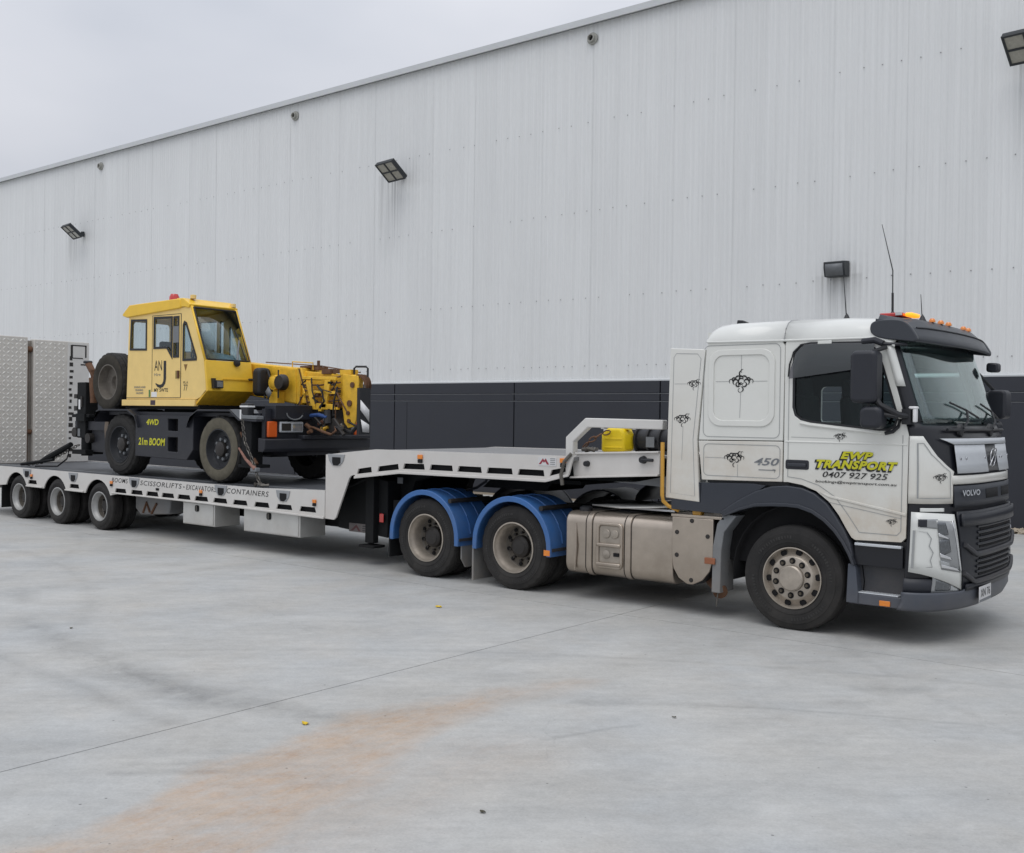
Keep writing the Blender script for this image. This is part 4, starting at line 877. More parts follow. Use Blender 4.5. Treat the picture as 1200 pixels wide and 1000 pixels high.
scroll(.40, 1.905, .066, -.0042, seed=4, cross=False); scroll(.90, 1.13, .055, -.0042, seed=5, cross=False)
scroll(0, 0, .07, 0, fm=lambda u, v: tuple(CP(.17 + u, 1.55 + v, .017)), seed=6, cross=False)
def dense(pts, k=6, close=True):
    o = []
    for a, b in zip(pts, pts[1:] + (pts[:1] if close else [])): o += [(a[0] + (b[0] - a[0]) * i / k, a[1] + (b[1] - a[1]) * i / k) for i in range(k)]
    return o
cs = MB(); cs.ribbon(dense([(.02, 1.36), (.02, 1.86), (.05, 1.86), (.10, 1.76), (.20, 1.655), (.27, 1.60), (.27, 1.36)]), .006, lambda u, v: tuple(CP(max(0.001, u), v, .0165)), True)
part('pinstripe', cs, 'pin', TR)
# wheels
make_wheel('steer', TR, (-.06, -.005, .51)); make_wheel('steer', TR, (-.06, 2.505, .51), True)
dw = make_wheel('drive', TR, (-3.55, .0, .50)); copy_tree(dw, TR, (-4.97, .0, .50))
dw2 = make_wheel('drive', TR, (-3.55, 2.5, .50), True); copy_tree(dw2, TR, (-4.97, 2.5, .50))
part('axle', MB().cyl((-3.55, .5, .50), .09, 1.5).cyl((-4.97, .5, .50), .09, 1.5).lathe([(.0001, -.22), (.16, -.16), (.22, 0), (.16, .16), (.0001, .22)], 16, (-3.55, 1.25, .5)).lathe([(.0001, -.22), (.16, -.16), (.22, 0), (.16, .16), (.0001, .22)], 16, (-4.97, 1.25, .5)).cyl((-.06, .3, .48), .06, 1.9), 'chassis', TR)
# mudguards
def guard(xc, name='mudguard', y0=-.03, y1=.64, r=.585, zc=.52, m='blue', zb=.44, parent=None):
    pr = [(xc - r, zb)] + [(xc + r * math.cos(a), zc + r * math.sin(a)) for a in arange(math.pi, 0, 22)] + [(xc + r, zb)]
    pi_ = [(xc + (p[0] - xc) * (1 - .02 / r), p[1] - (.02 if p[1] > zc + .2 else 0)) for p in pr]
    g = part(name, MB().prism(pr + pi_[::-1], y0, y1), m, parent or TR)
    lp = [(xc + (p[0] - xc) * (1 - .055 / r), zc + (p[1] - zc) * (1 - .06 / r) if p[1] > zc else p[1]) for p in pr]
    part('mudguard_lip', MB().prism([(xc + (p[0] - xc) * 1.012, p[1] + (.006 if p[1] > zc else 0)) for p in pr] + lp[::-1], (y0 - .015) if y0 < 1 else y1 - .02, (y0 + .02) if y0 < 1 else y1 + .015), m, g, bev=.007)
    return g
for y0, y1, yb in ((-.03, .64, 1), (1.86, 2.53, 0)):
    for xc in (-4.98, -3.56):
        g = guard(xc, y0=y0, y1=y1, m='blue' if yb else 'black')
        if yb:
            part('guard_bracket', MB().tube([(xc + .42, -.01, .99), (xc + .42, .75, .99)], .03, 10), 'hub', g)
            part('guard_band', MB().box(xc + .575, xc + .60, y0 + .01, y1, .50, .535), 'dark', g)
            part('guard_ribs', MB().tube([(xc + .592 * math.cos(a), .2, .52 + .592 * math.sin(a)) for a in arange(.1, 2.6, 14)], .008, 6).tube([(xc + .592 * math.cos(a), .42, .52 + .592 * math.sin(a)) for a in arange(.1, 2.6, 14)], .008, 6), 'blue', g)
part('reflector', MB().box(-3.06, -2.975, -.05, -.045, .455, .52), 'amber', TR)
part('rear_mud_flap', MB().box(-4.19, -4.165, .0, .6, .05, .48), 'lgrey', TR, label='dusty tan flap hanging behind the front drive wheel')
part('rear_mud_flap', MB().prism([(.05, .46), (.30, .46), (.30, .25), (.22, .17), (.13, .17), (.05, .28)], -4.42, -4.40, 'x'), 'lgrey', TR)
part('rear_mud_flap', MB().box(-5.62, -5.595, -.01, .6, .20, .50), 'chassis', TR)
# fuel tank
def roundsec(y0, y1, z0, z1, r): return rrect(y0, y1, z0, z1, r, 6)
tk = part('fuel_tank', MB().prism(roundsec(.02, .68, .285, .985, .12), -2.80, -1.40, 'x', holes=()), 'alu', TR, bev=.02, seg=3)
for x in (-2.475, -1.965): part('tank_strap', MB().prism(roundsec(.010, .69, .275, .995, .125), x - .035, x + .035, 'x', holes=[roundsec(.03, .67, .295, .975, .115)]), 'alu', tk, bev=.006)
for x in (-2.52, -2.43, -2.01, -1.92): part('strap_edge', MB().prism(roundsec(.016, .684, .281, .989, .122), x - .004, x + .004, 'x', holes=[roundsec(.03, .67, .295, .975, .115)]), 'hub', tk)
part('tank_step_recess', MB().prism(rrect(-2.355, -2.045, .40, .875, .05), .0165, .03), 'hub', tk)
part('tank_step_panel', MB().prism(rrect(-2.335, -2.06, .42, .86, .04), .014, .03), 'alu_dim', tk, bev=.004)
part('tank_step_frame', MB().prism(rrect(-2.375, -2.025, .38, .895, .06), -.004, .03, holes=[rrect(-2.335, -2.06, .42, .86, .04)]), 'alu', tk, bev=.012, seg=3)
for z in (.645, .43): part('tank_step', MB().box(-2.36, -2.045, -.022, .02, z - .02, z + .02), 'alu', tk, bev=.012)
part('tank_label', MB().box(-2.14, -2.07, -.0, .01, .525, .565), 'blackhole', tk)
part('tank_bolts', MB().lathe([(.0001, -.012), (.045, -.006), (.05, 0)], 12, (-2.24, .008, .77)).lathe([(.0001, -.012), (.045, -.006), (.05, 0)], 12, (-2.13, .008, .77)).lathe([(.0001, -.012), (.04, -.006), (.05, 0)], 12, (-2.24, .008, .54)), 'alu_dim', tk, stuff=True)
part('tank_cap', MB().lathe([(.075, 0), (.075, .04), (.05, .055), (.0001, .055)], 16, (-2.66, .22, .985), 'z'), 'black', tk)
part('tank_hose', MB().tube([(-2.66, .02, .86), (-2.64, .0, .6), (-2.66, .01, .33)], .012, 6), 'alu', tk)
# exhaust treatment box with D-shaped cover
dx = [(-1.405, 1.02), (-.925, 1.02), (-.925, .60), (-.96, .48), (-1.04, .38), (-1.15, .325), (-1.22, .325), (-1.32, .38), (-1.385, .48), (-1.405, .60)]
eb = part('exhaust_box', MB().prism(dx, .0, .03), 'alu', TR, bev=.006)
part('exhaust_box_body', MB().prism([(q[0] * .98 - .022, q[1] - .01) for q in dx], .03, .66), 'black', eb)
part('exhaust_box_top', MB().box(-1.42, -.80, .0, .70, 1.022, 1.05), 'alu', eb, bev=.004)
part('cover_bolts', MB().lathe([(.0001, -.010), (.022, -.008), (.025, 0)], 10, (-1.345, 0, .86)).lathe([(.0001, -.010), (.022, -.008), (.025, 0)], 10, (-.985, 0, .84)).lathe([(.0001, -.010), (.022, -.008), (.025, 0)], 10, (-1.345, 0, .62)).lathe([(.0001, -.010), (.022, -.008), (.025, 0)], 10, (-1.17, 0, .37)).lathe([(.0001, -.010), (.022, -.008), (.025, 0)], 10, (-1.17, 0, .99)), 'hub', eb, stuff=True)
part('side_marker', MB().box(-1.01, -.89, -.02, .0, .56, .625), mat('dusty_amber', (.28, .10, .045), .5), eb, bev=.005)
part('exhaust_pipe', MB().tube([(-1.05, .25, .36), (-.92, .14, .31), (-.86, .06, .27)], .075, 14), 'rust', TR)
part('mud_chain', MB().tube([(-.87, .03, .30), (-.885, .02, .13)], .008, 6), 'steel', TR)
# catwalk behind the cab
part('catwalk', MB().box(-2.25, -1.55, .30, 2.2, 1.035, 1.055), 'silver', TR)
part('catwalk_edge', MB().add([(-2.62, .28, 1.05), (-2.2, .22, 1.045), (-1.85, .22, 1.07), (-1.5, .35, 1.09), (-1.6, .75, 1.09), (-2.2, .70, 1.06)], [(0, 1, 2, 3, 4, 5)]), 'alu2', TR, solid=.015)
part('air_coil', MB().tube([(-1.40 + .28 * i / 90, .40 + .04 * math.cos(i * .55), 1.10 + .05 * math.sin(i * .55)) for i in range(90)], .010, 6), 'black', TR)
part('grab_rail', MB().tube([(-1.515, -.035, 1.80), (-1.512, -.04, 1.76), (-1.508, -.04, 1.24), (-1.50, -.03, 1.18), (-1.46, .0, 1.13), (-1.36, .06, 1.08)], .021, 10), 'orange_rail', TR)
part('grab_rail_foot', MB().box(-1.19, -1.09, .04, .12, 1.05, 1.14), 'orange_rail', TR, bev=.005)
part('fifth_wheel', MB().prism([(-4.75, 1.12), (-3.7, 1.12), (-3.6, 1.24), (-4.6, 1.24)], .85, 1.65), 'chassis', TR)
part('chassis_gear', MB().box(-3.1, -1.6, .9, 1.6, .6, 1.02).cyl((-2.9, .75, .75), .14, 1.0), 'chassis', TR)
part('far_tank', MB().prism(roundsec(1.82, 2.48, .285, .985, .12), -2.80, -1.40, 'x'), 'alu', TR, bev=.02)
part('battery_cover', MB().grid(lambda a, y: (-2.3 + .62 * math.cos(a) * 1.0, y, 1.0 + .30 * math.sin(a)), arange(0, math.pi, 14), [1.7, 2.4]), 'black', TR, solid=.02)
part('tail_frame', MB().box(-5.95, -5.8, .4, 2.1, .6, .9), 'chassis', TR)

# ------------------------------------------------------------------ the low loader trailer
TL = thing('low_loader', (-10, 1.25, 0), 'white low loader trailer with black slots along its side rails, coupled behind the truck', 'trailer')
def slot_poly(x0, x1, z0, z1, sl=.03): return [(x0, z0), (x1, z0), (x1 - sl, z1), (x0 + sl, z1)]
wheelx = (-15.50, -14.08, -12.67); archx = (-15.62, -14.19, -12.74)
def rail_outline():
    p = [(-6.885, .61), (-6.885, 1.0), (-8.3, .955), (-9.6, .953), (-11.8, .958), (-17.45, .966), (-17.45, .60), (-16.22, .60)]
    bot = []
    for ax in archx:
        bot += [(ax + .44 * math.cos(a), .44 + .43 * math.sin(a)) for a in arange(math.pi - .42, .42, 12)]
    return p + bot + [(-12.1, .655), (-9.65, .645)]
slots = [(-15.007, .34), (-13.515, .34)] + [(x, .36) for x in (-12.02, -11.53, -11.08, -10.64, -10.2, -9.74, -9.26, -8.77, -8.26, -7.75, -7.24)]
holes = [slot_poly(x - w_ / 2, x + w_ / 2, .675, .748) for x, w_ in slots]
for (y0, y1) in ((0, .02), (2.48, 2.5)):
    r_ = part('side_rail', MB().prism(rail_outline(), y0, y1, holes=holes), 'trailer', TL)
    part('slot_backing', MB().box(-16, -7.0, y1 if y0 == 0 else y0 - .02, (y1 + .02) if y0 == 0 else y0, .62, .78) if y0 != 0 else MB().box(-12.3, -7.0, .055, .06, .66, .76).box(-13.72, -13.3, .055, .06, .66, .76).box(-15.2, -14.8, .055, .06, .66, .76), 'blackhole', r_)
    ys = -.03 if y0 == 0 else 2.5
    lip = MB().prism([(-12.28, .655), (-9.65, .642), (-6.885, .602), (-6.885, .632), (-9.65, .668), (-12.28, .678)], ys, ys + .03)
    for a, b in ((-13.80, -13.18), (-15.21, -14.62)): lip.box(a, b, ys, ys + .03, .622, .648)
    part('rail_lip', lip, 'trailer', r_, bev=.006)
# deck
part('deck', MB().box(-17.45, -6.9, .02, 2.48, .90, .948), 'deck', TL)
part('deck_edge_strip', MB().box(-17.4, -6.9, .34, .44, .948, .953).box(-17.4, -6.9, 2.1, 2.2, .948, .953), 'crane_grey', TL)
for y in (.60, 1.75): part('main_beam', MB().box(-17.2, -6.4, y, y + .14, .42, .90), 'chassis', TL)
for x in arange(-16.8, -7.2, 14): part('cross_member', MB().box(x - .04, x + .04, .03, 2.47, .74, .90), 'chassis', TL)
part('rear_bumper', MB().box(-17.75, -17.45, .0, 2.5, .45, .95), 'trailer', TL, bev=.02)
# pockets and side lamps
def shield(x, y, z, par, s=1.0, flat=.0):
    t = part('lashing_pocket', MB().prism([(x - .155 * s, z + .07), (x + .155 * s, z + .07), (x + .13 * s, z - .02), (x + .07 * s, z - .085), (x - .07 * s, z - .085), (x - .13 * s, z - .02)], y - .012, y + .005), 'shield', par, bev=.004)
    part('pocket_hole', MB().prism([(x - .075 * s + .01, z + .03), (x + .085 * s, z + .03), (x + .085 * s, z - .045), (x + .03 * s, z - .085), (x - .04 * s, z - .085), (x - .075 * s + .01, z - .045)], y - .016, y - .011), 'blackhole', t)
for x in (-15.203, -13.547, -11.604, -9.24, -7.773): shield(x, 0, .878, TL)
def sidelamp(x, z, y=-.002, par=TL, s=1):
    l = part('side_marker', MB().box(x - .055 * s, x + .055 * s, y - .022, y, z, z + .075 * s), 'amber', par, bev=.006)
    part('marker_base', MB().box(x - .045 * s, x + .05 * s, y - .024, y, z - .065 * s, z - .002), 'blackhole', l, bev=.006)
for x, z in ((-15.03, .81), (-12.29, .815), (-9.74, .80), (-7.09, .81)): sidelamp(x, z, s=.65)
part('marker_base', MB().box(-10.965, -10.885, -.015, 0, .775, .815), 'blackhole', TL, bev=.005)
for body, x0, x1, za, zb in (('BOOMS', -12.29, -11.80, .845, .855), ('SCISSORLIFTS', -11.43, -10.26, .838, .845), ('EXCAVATORS', -10.14, -9.36, .835, .84), ('CONTAINERS', -9.10, -8.10, .835, .84)):
    text('rail_lettering', body, 'text_k', TL, (x0, -.0018, za), x1 - x0, .078, shear=.18, bold=.004, spacing=1.12)
for x in (-10.20,): part('lettering_dash', MB().ribbon([(x - .02, .87), (x + .02, .87)], .016, SIDE(-.0018)), 'text_k', TL)
# gooseneck
gpts = [(-6.872, .61), (-6.70, .605), (-6.655, .64), (-6.40, 1.19), (-6.36, 1.225), (-6.30, 1.24), (-6.26, 1.205), (-5.43, 1.31), (-3.08, 1.318), (-2.76, 1.395), (-2.70, 1.60), (-2.79, 1.612), (-4.1, 1.604), (-5.9, 1.594), (-6.4, 1.545), (-6.80, 1.50), (-6.872, 1.495)]
gs = []
for x0, x1, b0, b1 in ((-6.25, -5.96, 1.252, 1.288), (-5.86, -5.46, 1.30, 1.347), (-5.39, -5.0, 1.357, 1.362), (-4.92, -4.52, 1.362, 1.362), (-4.45, -4.05, 1.362, 1.362), (-3.98, -3.57, 1.362, 1.365), (-3.50, -3.10, 1.365, 1.365), (-3.03, -2.77, 1.375, 1.435)):
    gs.append([(x0, b0), (x1, b1), (x1 - .015, b1 + .072), (x0 + .025, b0 + .072)])
gs[-1] = [(-3.03, 1.372), (-2.80, 1.43), (-2.80, 1.482), (-3.0, 1.445)]
for y0, y1 in ((0, .025), (2.475, 2.5)):
    gn = part('gooseneck_side', MB().prism(gpts, y0, y1, holes=gs), 'trailer2', TL)
    part('gooseneck_lip', MB().prism([(-6.28, 1.222), (-5.43, 1.325), (-3.08, 1.332), (-2.75, 1.41), (-2.75, 1.38), (-3.07, 1.30), (-5.43, 1.293), (-6.28, 1.19)], y0 - .03 if y0 == 0 else y1, y0 if y0 == 0 else y1 + .03), 'trailer2', gn, bev=.005)
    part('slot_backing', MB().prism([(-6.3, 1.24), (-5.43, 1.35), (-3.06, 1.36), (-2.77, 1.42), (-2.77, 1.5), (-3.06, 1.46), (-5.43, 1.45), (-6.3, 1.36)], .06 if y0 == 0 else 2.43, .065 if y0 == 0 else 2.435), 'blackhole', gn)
shield(-6.655, 0, 1.435, TL, 1.1)
sidelamp(-5.073, 1.495, s=.75); sidelamp(-2.83, 1.53, s=.75)
lg = part('maker_plate', MB().box(-3.19, -2.93, -.006, 0, 1.49, 1.585), 'plate', TL)
part('maker_logo', MB().add([SIDE(-.008)(a, b) for a, b in ((-3.18, 1.505), (-3.12, 1.575), (-3.10, 1.55), (-3.08, 1.575), (-3.03, 1.505), (-3.06, 1.505), (-3.09, 1.54), (-3.105, 1.52), (-3.12, 1.54), (-3.15, 1.505))], [(0, 1, 2, 8, 9), (2, 3, 4, 5, 6, 7), (2, 7, 8)]), mat('logo_red', (.28, .03, .05), .5), lg)
lm = MB()
for z in (1.51, 1.532, 1.554, 1.574): lm.ribbon([(-3.015, z), (-2.945, z)], .007, SIDE(-.008))
part('maker_text', lm, 'text_g', lg)
part('gooseneck_deck', MB().prism([(-6.87, 1.488), (-6.4, 1.535), (-5.9, 1.584), (-4.1, 1.594), (-2.7, 1.60), (-2.7, 1.56), (-5.9, 1.545), (-6.87, 1.45)], .025, 2.475), 'crane_deck', TL)
part('gooseneck_wall', MB().box(-6.87, -6.83, .03, 2.47, .9, 1.49), 'chassis', TL)
for y in (.62, 1.74): part('gooseneck_beam', MB().prism([(-6.9, .5), (-6.0, .62), (-5.75, 1.16), (-5.3, 1.28), (-1.8, 1.32), (-1.8, 1.5), (-6.9, 1.48)], y, y + .14), 'chassis', TL)
part('kingpin_plate', MB().box(-4.9, -3.0, .6, 1.9, 1.242, 1.29), 'chassis', TL)
part('storage_box', MB().prism([(-7.0, .45), (-6.02, .38), (-6.02, 1.15), (-6.3, 1.2), (-6.85, 1.2), (-7.0, .9)], .36, 2.14), 'chassis', TL, bev=.01)
ip = part('identity_plate', MB().box(-6.77, -6.375, .352, .36, .415, .535), mat('dusty_plate', (.14, .125, .12), .7, 0, .3, 14), TL)
part('identity_logo', MB().add([(a, .350, b) for a, b in ((-6.74, .43), (-6.62, .52), (-6.53, .43), (-6.58, .43), (-6.62, .48), (-6.69, .43))], [(0, 1, 4, 5), (1, 2, 3, 4)]), mat('dull_red', (.10, .04, .04), .7), ip)
part('plate_lines', MB().box(-6.50, -6.40, .350, .352, .50, .51).box(-6.50, -6.40, .350, .352, .47, .48).box(-6.50, -6.40, .350, .352, .44, .45), 'black', ip)
part('landing_leg', MB().box(-6.35, -6.19, .26, .36, .30, 1.2).box(-6.42, -6.12, .2, .42, .24, .275).tube([(-6.75, .30, 1.04), (-6.30, .30, 1.2)], .025, 8), 'chassis', TL, bev=.006)
part('landing_leg', MB().box(-6.35, -6.19, 2.1, 2.2, .30, 1.2).box(-6.42, -6.12, 2.0, 2.3, .24, .275), 'chassis', TL)
part('red_reflector', MB().box(-6.13, -6.05, .31, .325, .59, .71), 'red', TL, bev=.006)
part('small_placard', MB().box(-5.98, -5.88, .50, .51, 1.12, 1.20), 'lgrey', TL)
part('air_hose', MB().tube([(-4.36, .5, 1.32), (-4.42, .52, 1.22), (-4.60, .55, 1.13), (-4.78, .56, 1.09)], .018, 8), 'black', TL)
# gooseneck nose with rails
nose = part('nose_beam', MB().prism([(-2.80, 1.60), (-2.70, 1.64), (-1.64, 1.69), (-1.64, 1.44), (-2.77, 1.365)], .12, .16), 'trailer2', TL, bev=.006)
part('nose_flange', MB().prism([(-2.80, 1.355), (-1.64, 1.43), (-1.64, 1.452), (-2.80, 1.377)], .08, .20).prism([(-2.74, 1.632), (-1.64, 1.682), (-1.64, 1.70), (-2.74, 1.65)], .09, .22), 'trailer2', nose, bev=.004)
part('nose_plug', MB().lathe([(.0001, -.05), (.03, -.05), (.035, 0)], 12, (-2.58, .12, 1.53)).lathe([(.0001, -.05), (.035, -.05), (.045, 0)], 12, (-1.84, .12, 1.60)).tube([(-1.84, .08, 1.60), (-1.7, .08, 1.60)], .018, 8), 'black', nose)
part('nose_deck', MB().prism([(-2.7, 1.60), (-1.64, 1.65), (-1.64, 1.62), (-2.7, 1.57)], .16, 2.34), 'trailer2', TL)
part('nose_beam', MB().prism([(-2.80, 1.60), (-1.64, 1.69), (-1.64, 1.44), (-2.77, 1.365)], 2.34, 2.38), 'trailer2', TL)
part('nose_wedge', MB().prism([(-2.35, 1.33), (-2.05, 1.34), (-1.66, 1.42), (-1.66, 1.30)], .3, 2.2), 'lgrey', TL)
part('corner_strap', MB().tube([(-2.72, -.005, 1.64), (-2.80, -.03, 1.55), (-2.84, -.035, 1.40), (-2.82, -.03, 1.28)], .022, 8), 'steel', TL)
def sqtube(pts, w_, y0, y1):
    mb = MB(); n = len(pts); o = []; i_ = []
    for k in range(n):
        a = Vector(pts[max(k - 1, 0)]); b = Vector(pts[k]); c = Vector(pts[min(k + 1, n - 1)])
        d1 = (b - a).normalized() if k else (c - b).normalized(); d2 = (c - b).normalized() if k < n - 1 else d1
        nn = (Vector((-d1.y, d1.x)) + Vector((-d2.y, d2.x))).normalized(); h = w_ / 2 / max(.3, nn.dot(Vector((-d1.y, d1.x))))
        o.append(tuple(b + nn * h)); i_.append(tuple(b - nn * h))
    return mb.prism(o + i_[::-1], y0, y1)
for y in (.14,):
    rl = part('guard_rail', sqtube([(-2.855, 1.60), (-2.855, 1.80), (-2.62, 1.995), (-1.62, 1.985)], .105, y, y + .10), 'trailer', TL, bev=.01)
    for x in (-2.30, -1.98) if y > 1 else (): part('rail_post', MB().box(x - .05, x + .05, y, y + .1, 1.6, 1.94), 'trailer', rl)
for x, y in ((-3.07, 1.3), (-2.50, 1.3)): part('rail_post', MB().box(x - .09, x + .09, y, y + .1, 1.62, 1.95), 'trailer', TL, bev=.008)
part('guard_rail', MB().box(-3.2, -2.4, 1.3, 1.4, 1.91, 1.96), 'trailer', TL, bev=.008)
# tool boxes
for a, b, k in ((-10.29, -9.46, 0), (-8.74, -7.455, 1)):
    bx_ = part('tool_box', MB().box(a, b, .05, .52, .29, .636), 'alu2', TL, bev=.006)
    part('tool_box_door', MB().box(a + .02, b - .03, .040, .05, .305, .625), 'alu2', bx_, bev=.004)
    cx = a + (b - a) * .47
    part('box_lock', MB().prism(rrect(cx - .05, cx + .05, .50, .60, .03), .030, .042), 'chassis', bx_); part('lock_handle', MB().box(cx - .012, cx + .012, .02, .032, .51, .59), 'steel', bx_)
part('spare_cage', MB().prism([(-12.05, .66), (-11.0, .66), (-11.05, .36), (-11.9, .30), (-12.05, .4)], .3, .9), 'lgrey', TL, bev=.02)
part('cage_rust', MB().tube([(-11.8, .29, .34), (-11.7, .29, .52), (-11.6, .29, .36)], .02, 6).tube([(-11.55, .29, .34), (-11.4, .29, .52)], .02, 6), 'rust', TL)
part('axle', MB().cyl((wheelx[0], .4, .41), .07, 1.7).cyl((wheelx[1], .4, .41), .07, 1.7).cyl((wheelx[2], .4, .41), .07, 1.7).box(-16.0, -12.2, .58, .74, .40, .60).box(-16, -12.2, 1.76, 1.92, .40, .60), 'chassis', TL)
tw = make_wheel('trailer', TL, (wheelx[2], .0, .408)); [copy_tree(tw, TL, (x, .0, .408)) for x in wheelx[:2]]
tw2 = make_wheel('trailer', TL, (wheelx[2], 2.5, .408), True); [copy_tree(tw2, TL, (x, 2.5, .408)) for x in wheelx[:2]]
part('rear_mud_flap', MB().box(-16.25, -16.22, .02, .55, .16, .62), 'chassis', TL)
# folded loading ramps standing at the tail
def chequer(y0, y1, z0, z1, x):
    mb = MB(); ny = int((y1 - y0) / .085); nz_ = int((z1 - z0) / .085)
    for i in range(ny):
        for j in range(nz_):
            cy = y0 + (i + .5) * (y1 - y0) / ny; cz = z0 + (j + .5) * (z1 - z0) / nz_; s = 1 if (i + j) % 2 else -1
            c, sn = math.cos(R(45 * s)), math.sin(R(45 * s)); q = []
            for a, b in ((-.046, 0), (0, -.015), (.046, 0), (0, .015)): q.append((x, cy + a * c - b * sn, cz + a * sn + b * c))
            q.append((x + .012, cy, cz)); mb.add(q, [(0, 1, 4), (1, 2, 4), (2, 3, 4), (3, 0, 4)])
    return mb
RX = -17.3
for k, (y0, y1, zt) in enumerate(((-.03, 1.045, 3.565), (1.17, 2.40, 3.53))):
    rp = part('loading_ramp', MB().box(RX - .18, RX, y0, y1, .95, zt), 'ramp', TL, bev=.012, label=('near' if k == 0 else 'far') + ' folded ramp with chequered tread plate standing upright at the tail')
    ye = y1 if k == 0 else 1.885
    part('tread_plate', chequer(y0 + .02, ye - .02, .97, zt - .03, RX + .001), 'lozenge', rp, ang=10, stuff=True)
    if k == 1:
        part('ramp_edge', MB().box(RX, RX + .012, 1.90, 2.39, .96, zt - .02), 'trailer', rp)
        ho = MB()
        for z in [1.05 + .13 * i for i in range(17)]: ho.box(RX + .0125, RX + .016, 1.93 + .03 * random.random(), 1.99 + .07 * random.random(), z, z + .04 + .05 * random.random())
        ho.box(RX + .0125, RX + .017, 1.97, 2.02, 3.18, 3.46).box(RX + .0125, RX + .017, 2.30, 2.33, 3.20, 3.46).box(RX + .0125, RX + .017, 2.0, 2.33, 3.44, 3.465).box(RX + .0125, RX + .017, 2.02, 2.25, 3.17, 3.19).box(RX + .0125, RX + .016, 2.2, 2.4, 3.03, 3.06)
        part('edge_holes', ho, 'hub', rp, stuff=True)
part('ramp_channel', MB().box(RX - .17, RX - .10, 1.05, 1.165, .95, 3.5), 'ramp_in', TL)
part('ramp_hinge', MB().cyl((RX - .08, 1.05, 3.32), .06, .11).cyl((RX - .08, 1.05, 1.6), .05, .11).tube([(RX - .09, 1.08, 1.0), (RX - .09, 1.08, 3.3)], .02, 8), 'rust', TL)

# ------------------------------------------------------------------ the city crane on the deck
CR = thing('mobile_crane', (-11, 1.25, .953), 'small yellow and black mobile crane with 21m BOOM lettering chained on the trailer deck', 'mobile crane')
CY = .22
def crane_wheel(loc, pale, parent=CR, far=False, spare=False):
    F = flip if far else (lambda m: m)
    rim = [(.315, .012), (.318, -.004), (.305, -.006), (.298, .02), (.288, .07), (.27, .10), (.20, .11), (.185, .085), (.10, .08), (.0001, .08)]
    if spare: rim = [(.315, .012), (.318, -.004), (.30, -.004), (.29, .06), (.27, .14), (.12, .15), (.10, .2), (.0001, .2)]
    o = part('wheel' if not spare else 'spare_wheel', F(MB().lathe(rim, 48)), 'rim_dark' if not spare else 'disc', parent, loc)
    if spare: part('sidewall', F(MB().lathe([(.322, -.004), (.36, -.0155), (.42, -.0225), (.465, -.0165), (.49, -.002)], 48)), 'tyre_spare', o, loc)
    if not spare:
        part('hub', F(MB().lathe([(.12, .08), (.115, .02), (.08, .0), (.0001, -.002)], 24)), 'hub', o, loc)
        part('wheel_nuts', F(ring_discs(.155, 8, .026, .055, .04, 8, .2)), 'crane_grey', o, loc, stuff=True)
    part('tyre', F(tyre_mb(.53, .313, .33, lug=.018, bulge=.02)), 'tyre_dusty', o, loc)
    m_, k = (('tyre_pale', 1.0) if pale else ('tyre_dusty', 1))
    if pale: part('sidewall', F(MB().lathe([(.322, -.004), (.36, -.0155), (.42, -.0225), (.465, -.0165), (.49, -.002)], 48)), m_, o, loc)
    return o
crane_wheel((-12.42, CY, 1.482), False); crane_wheel((-9.62, CY, 1.482), True)
crane_wheel((-12.42, 2.30, 1.482), False, far=True); crane_wheel((-9.62, 2.30, 1.482), False, far=True)
part('axle', MB().cyl((-12.42, .5, 1.48), .10, 1.5).cyl((-9.62, .5, 1.48), .10, 1.5), 'chassis', CR)
part('carrier_frame', MB().box(-14.0, -8.6, .75, 1.75, 1.40, 2.05), 'crane_navy', CR)
sb = part('side_box', MB().prism([(-11.93, 1.30), (-10.45, 1.28), (-10.28, 1.45), (-10.28, 1.99), (-11.93, 1.99)], CY - .01, .75, holes=[[(-10.98, 1.74), (-10.70, 1.74), (-10.70, 1.94), (-10.98, 1.94)], [(-10.98, 1.40), (-10.70, 1.40), (-10.70, 1.64), (-10.98, 1.64)]]), 'crane_navy', CR, bev=.01)
part('box_recess', MB().box(-11.0, -10.66, .36, .38, 1.36, 1.97), 'blackhole', sb)
part('side_box', MB().box(-11.93, -10.28, 1.78, 2.30, 1.30, 1.99), 'crane_navy', CR, bev=.01)
text('side_lettering', '4WD', 'text_y', sb, (-11.60, CY - .0125, 1.83), .36, .10, bold=.03, shear=.15)
text('side_lettering', '21m BOOM', 'text_y', sb, (-11.83, CY - .0125, 1.49), .78, .125, bold=.03, shear=.15)
def fender(pts, y0, y1): 
    o = [(a, b + .03) for a, b in pts]; return MB().prism(o + pts[::-1], y0, y1)
for y0, y1 in ((CY - .06, .85), (1.66, 2.36)):
    part('fender', fender([(-13.15, 1.86), (-13.1, 2.03), (-12.98, 2.06), (-12.12, 2.06), (-11.90, 1.96), (-11.8, 1.78)], y0, y1), 'crane_navy', CR, bev=.008)
    part('fender', fender([(-10.40, 1.80), (-10.30, 1.97), (-10.10, 2.07), (-9.28, 2.07), (-9.05, 1.93), (-8.62, 1.92)], y0, y1), 'crane_navy', CR, bev=.008)
part('fender_plate', MB().prism([(-9.27, 2.104), (-9.05, 1.966), (-8.62, 1.957), (-8.62, 2.01), (-8.95, 2.02), (-9.05, 2.106)], CY - .055, .50), 'crane_grey', CR, bev=.006)
part('under_deck', MB().box(-12.9, -8.7, .30, 2.25, 1.99, 2.05), 'crane_navy', CR)
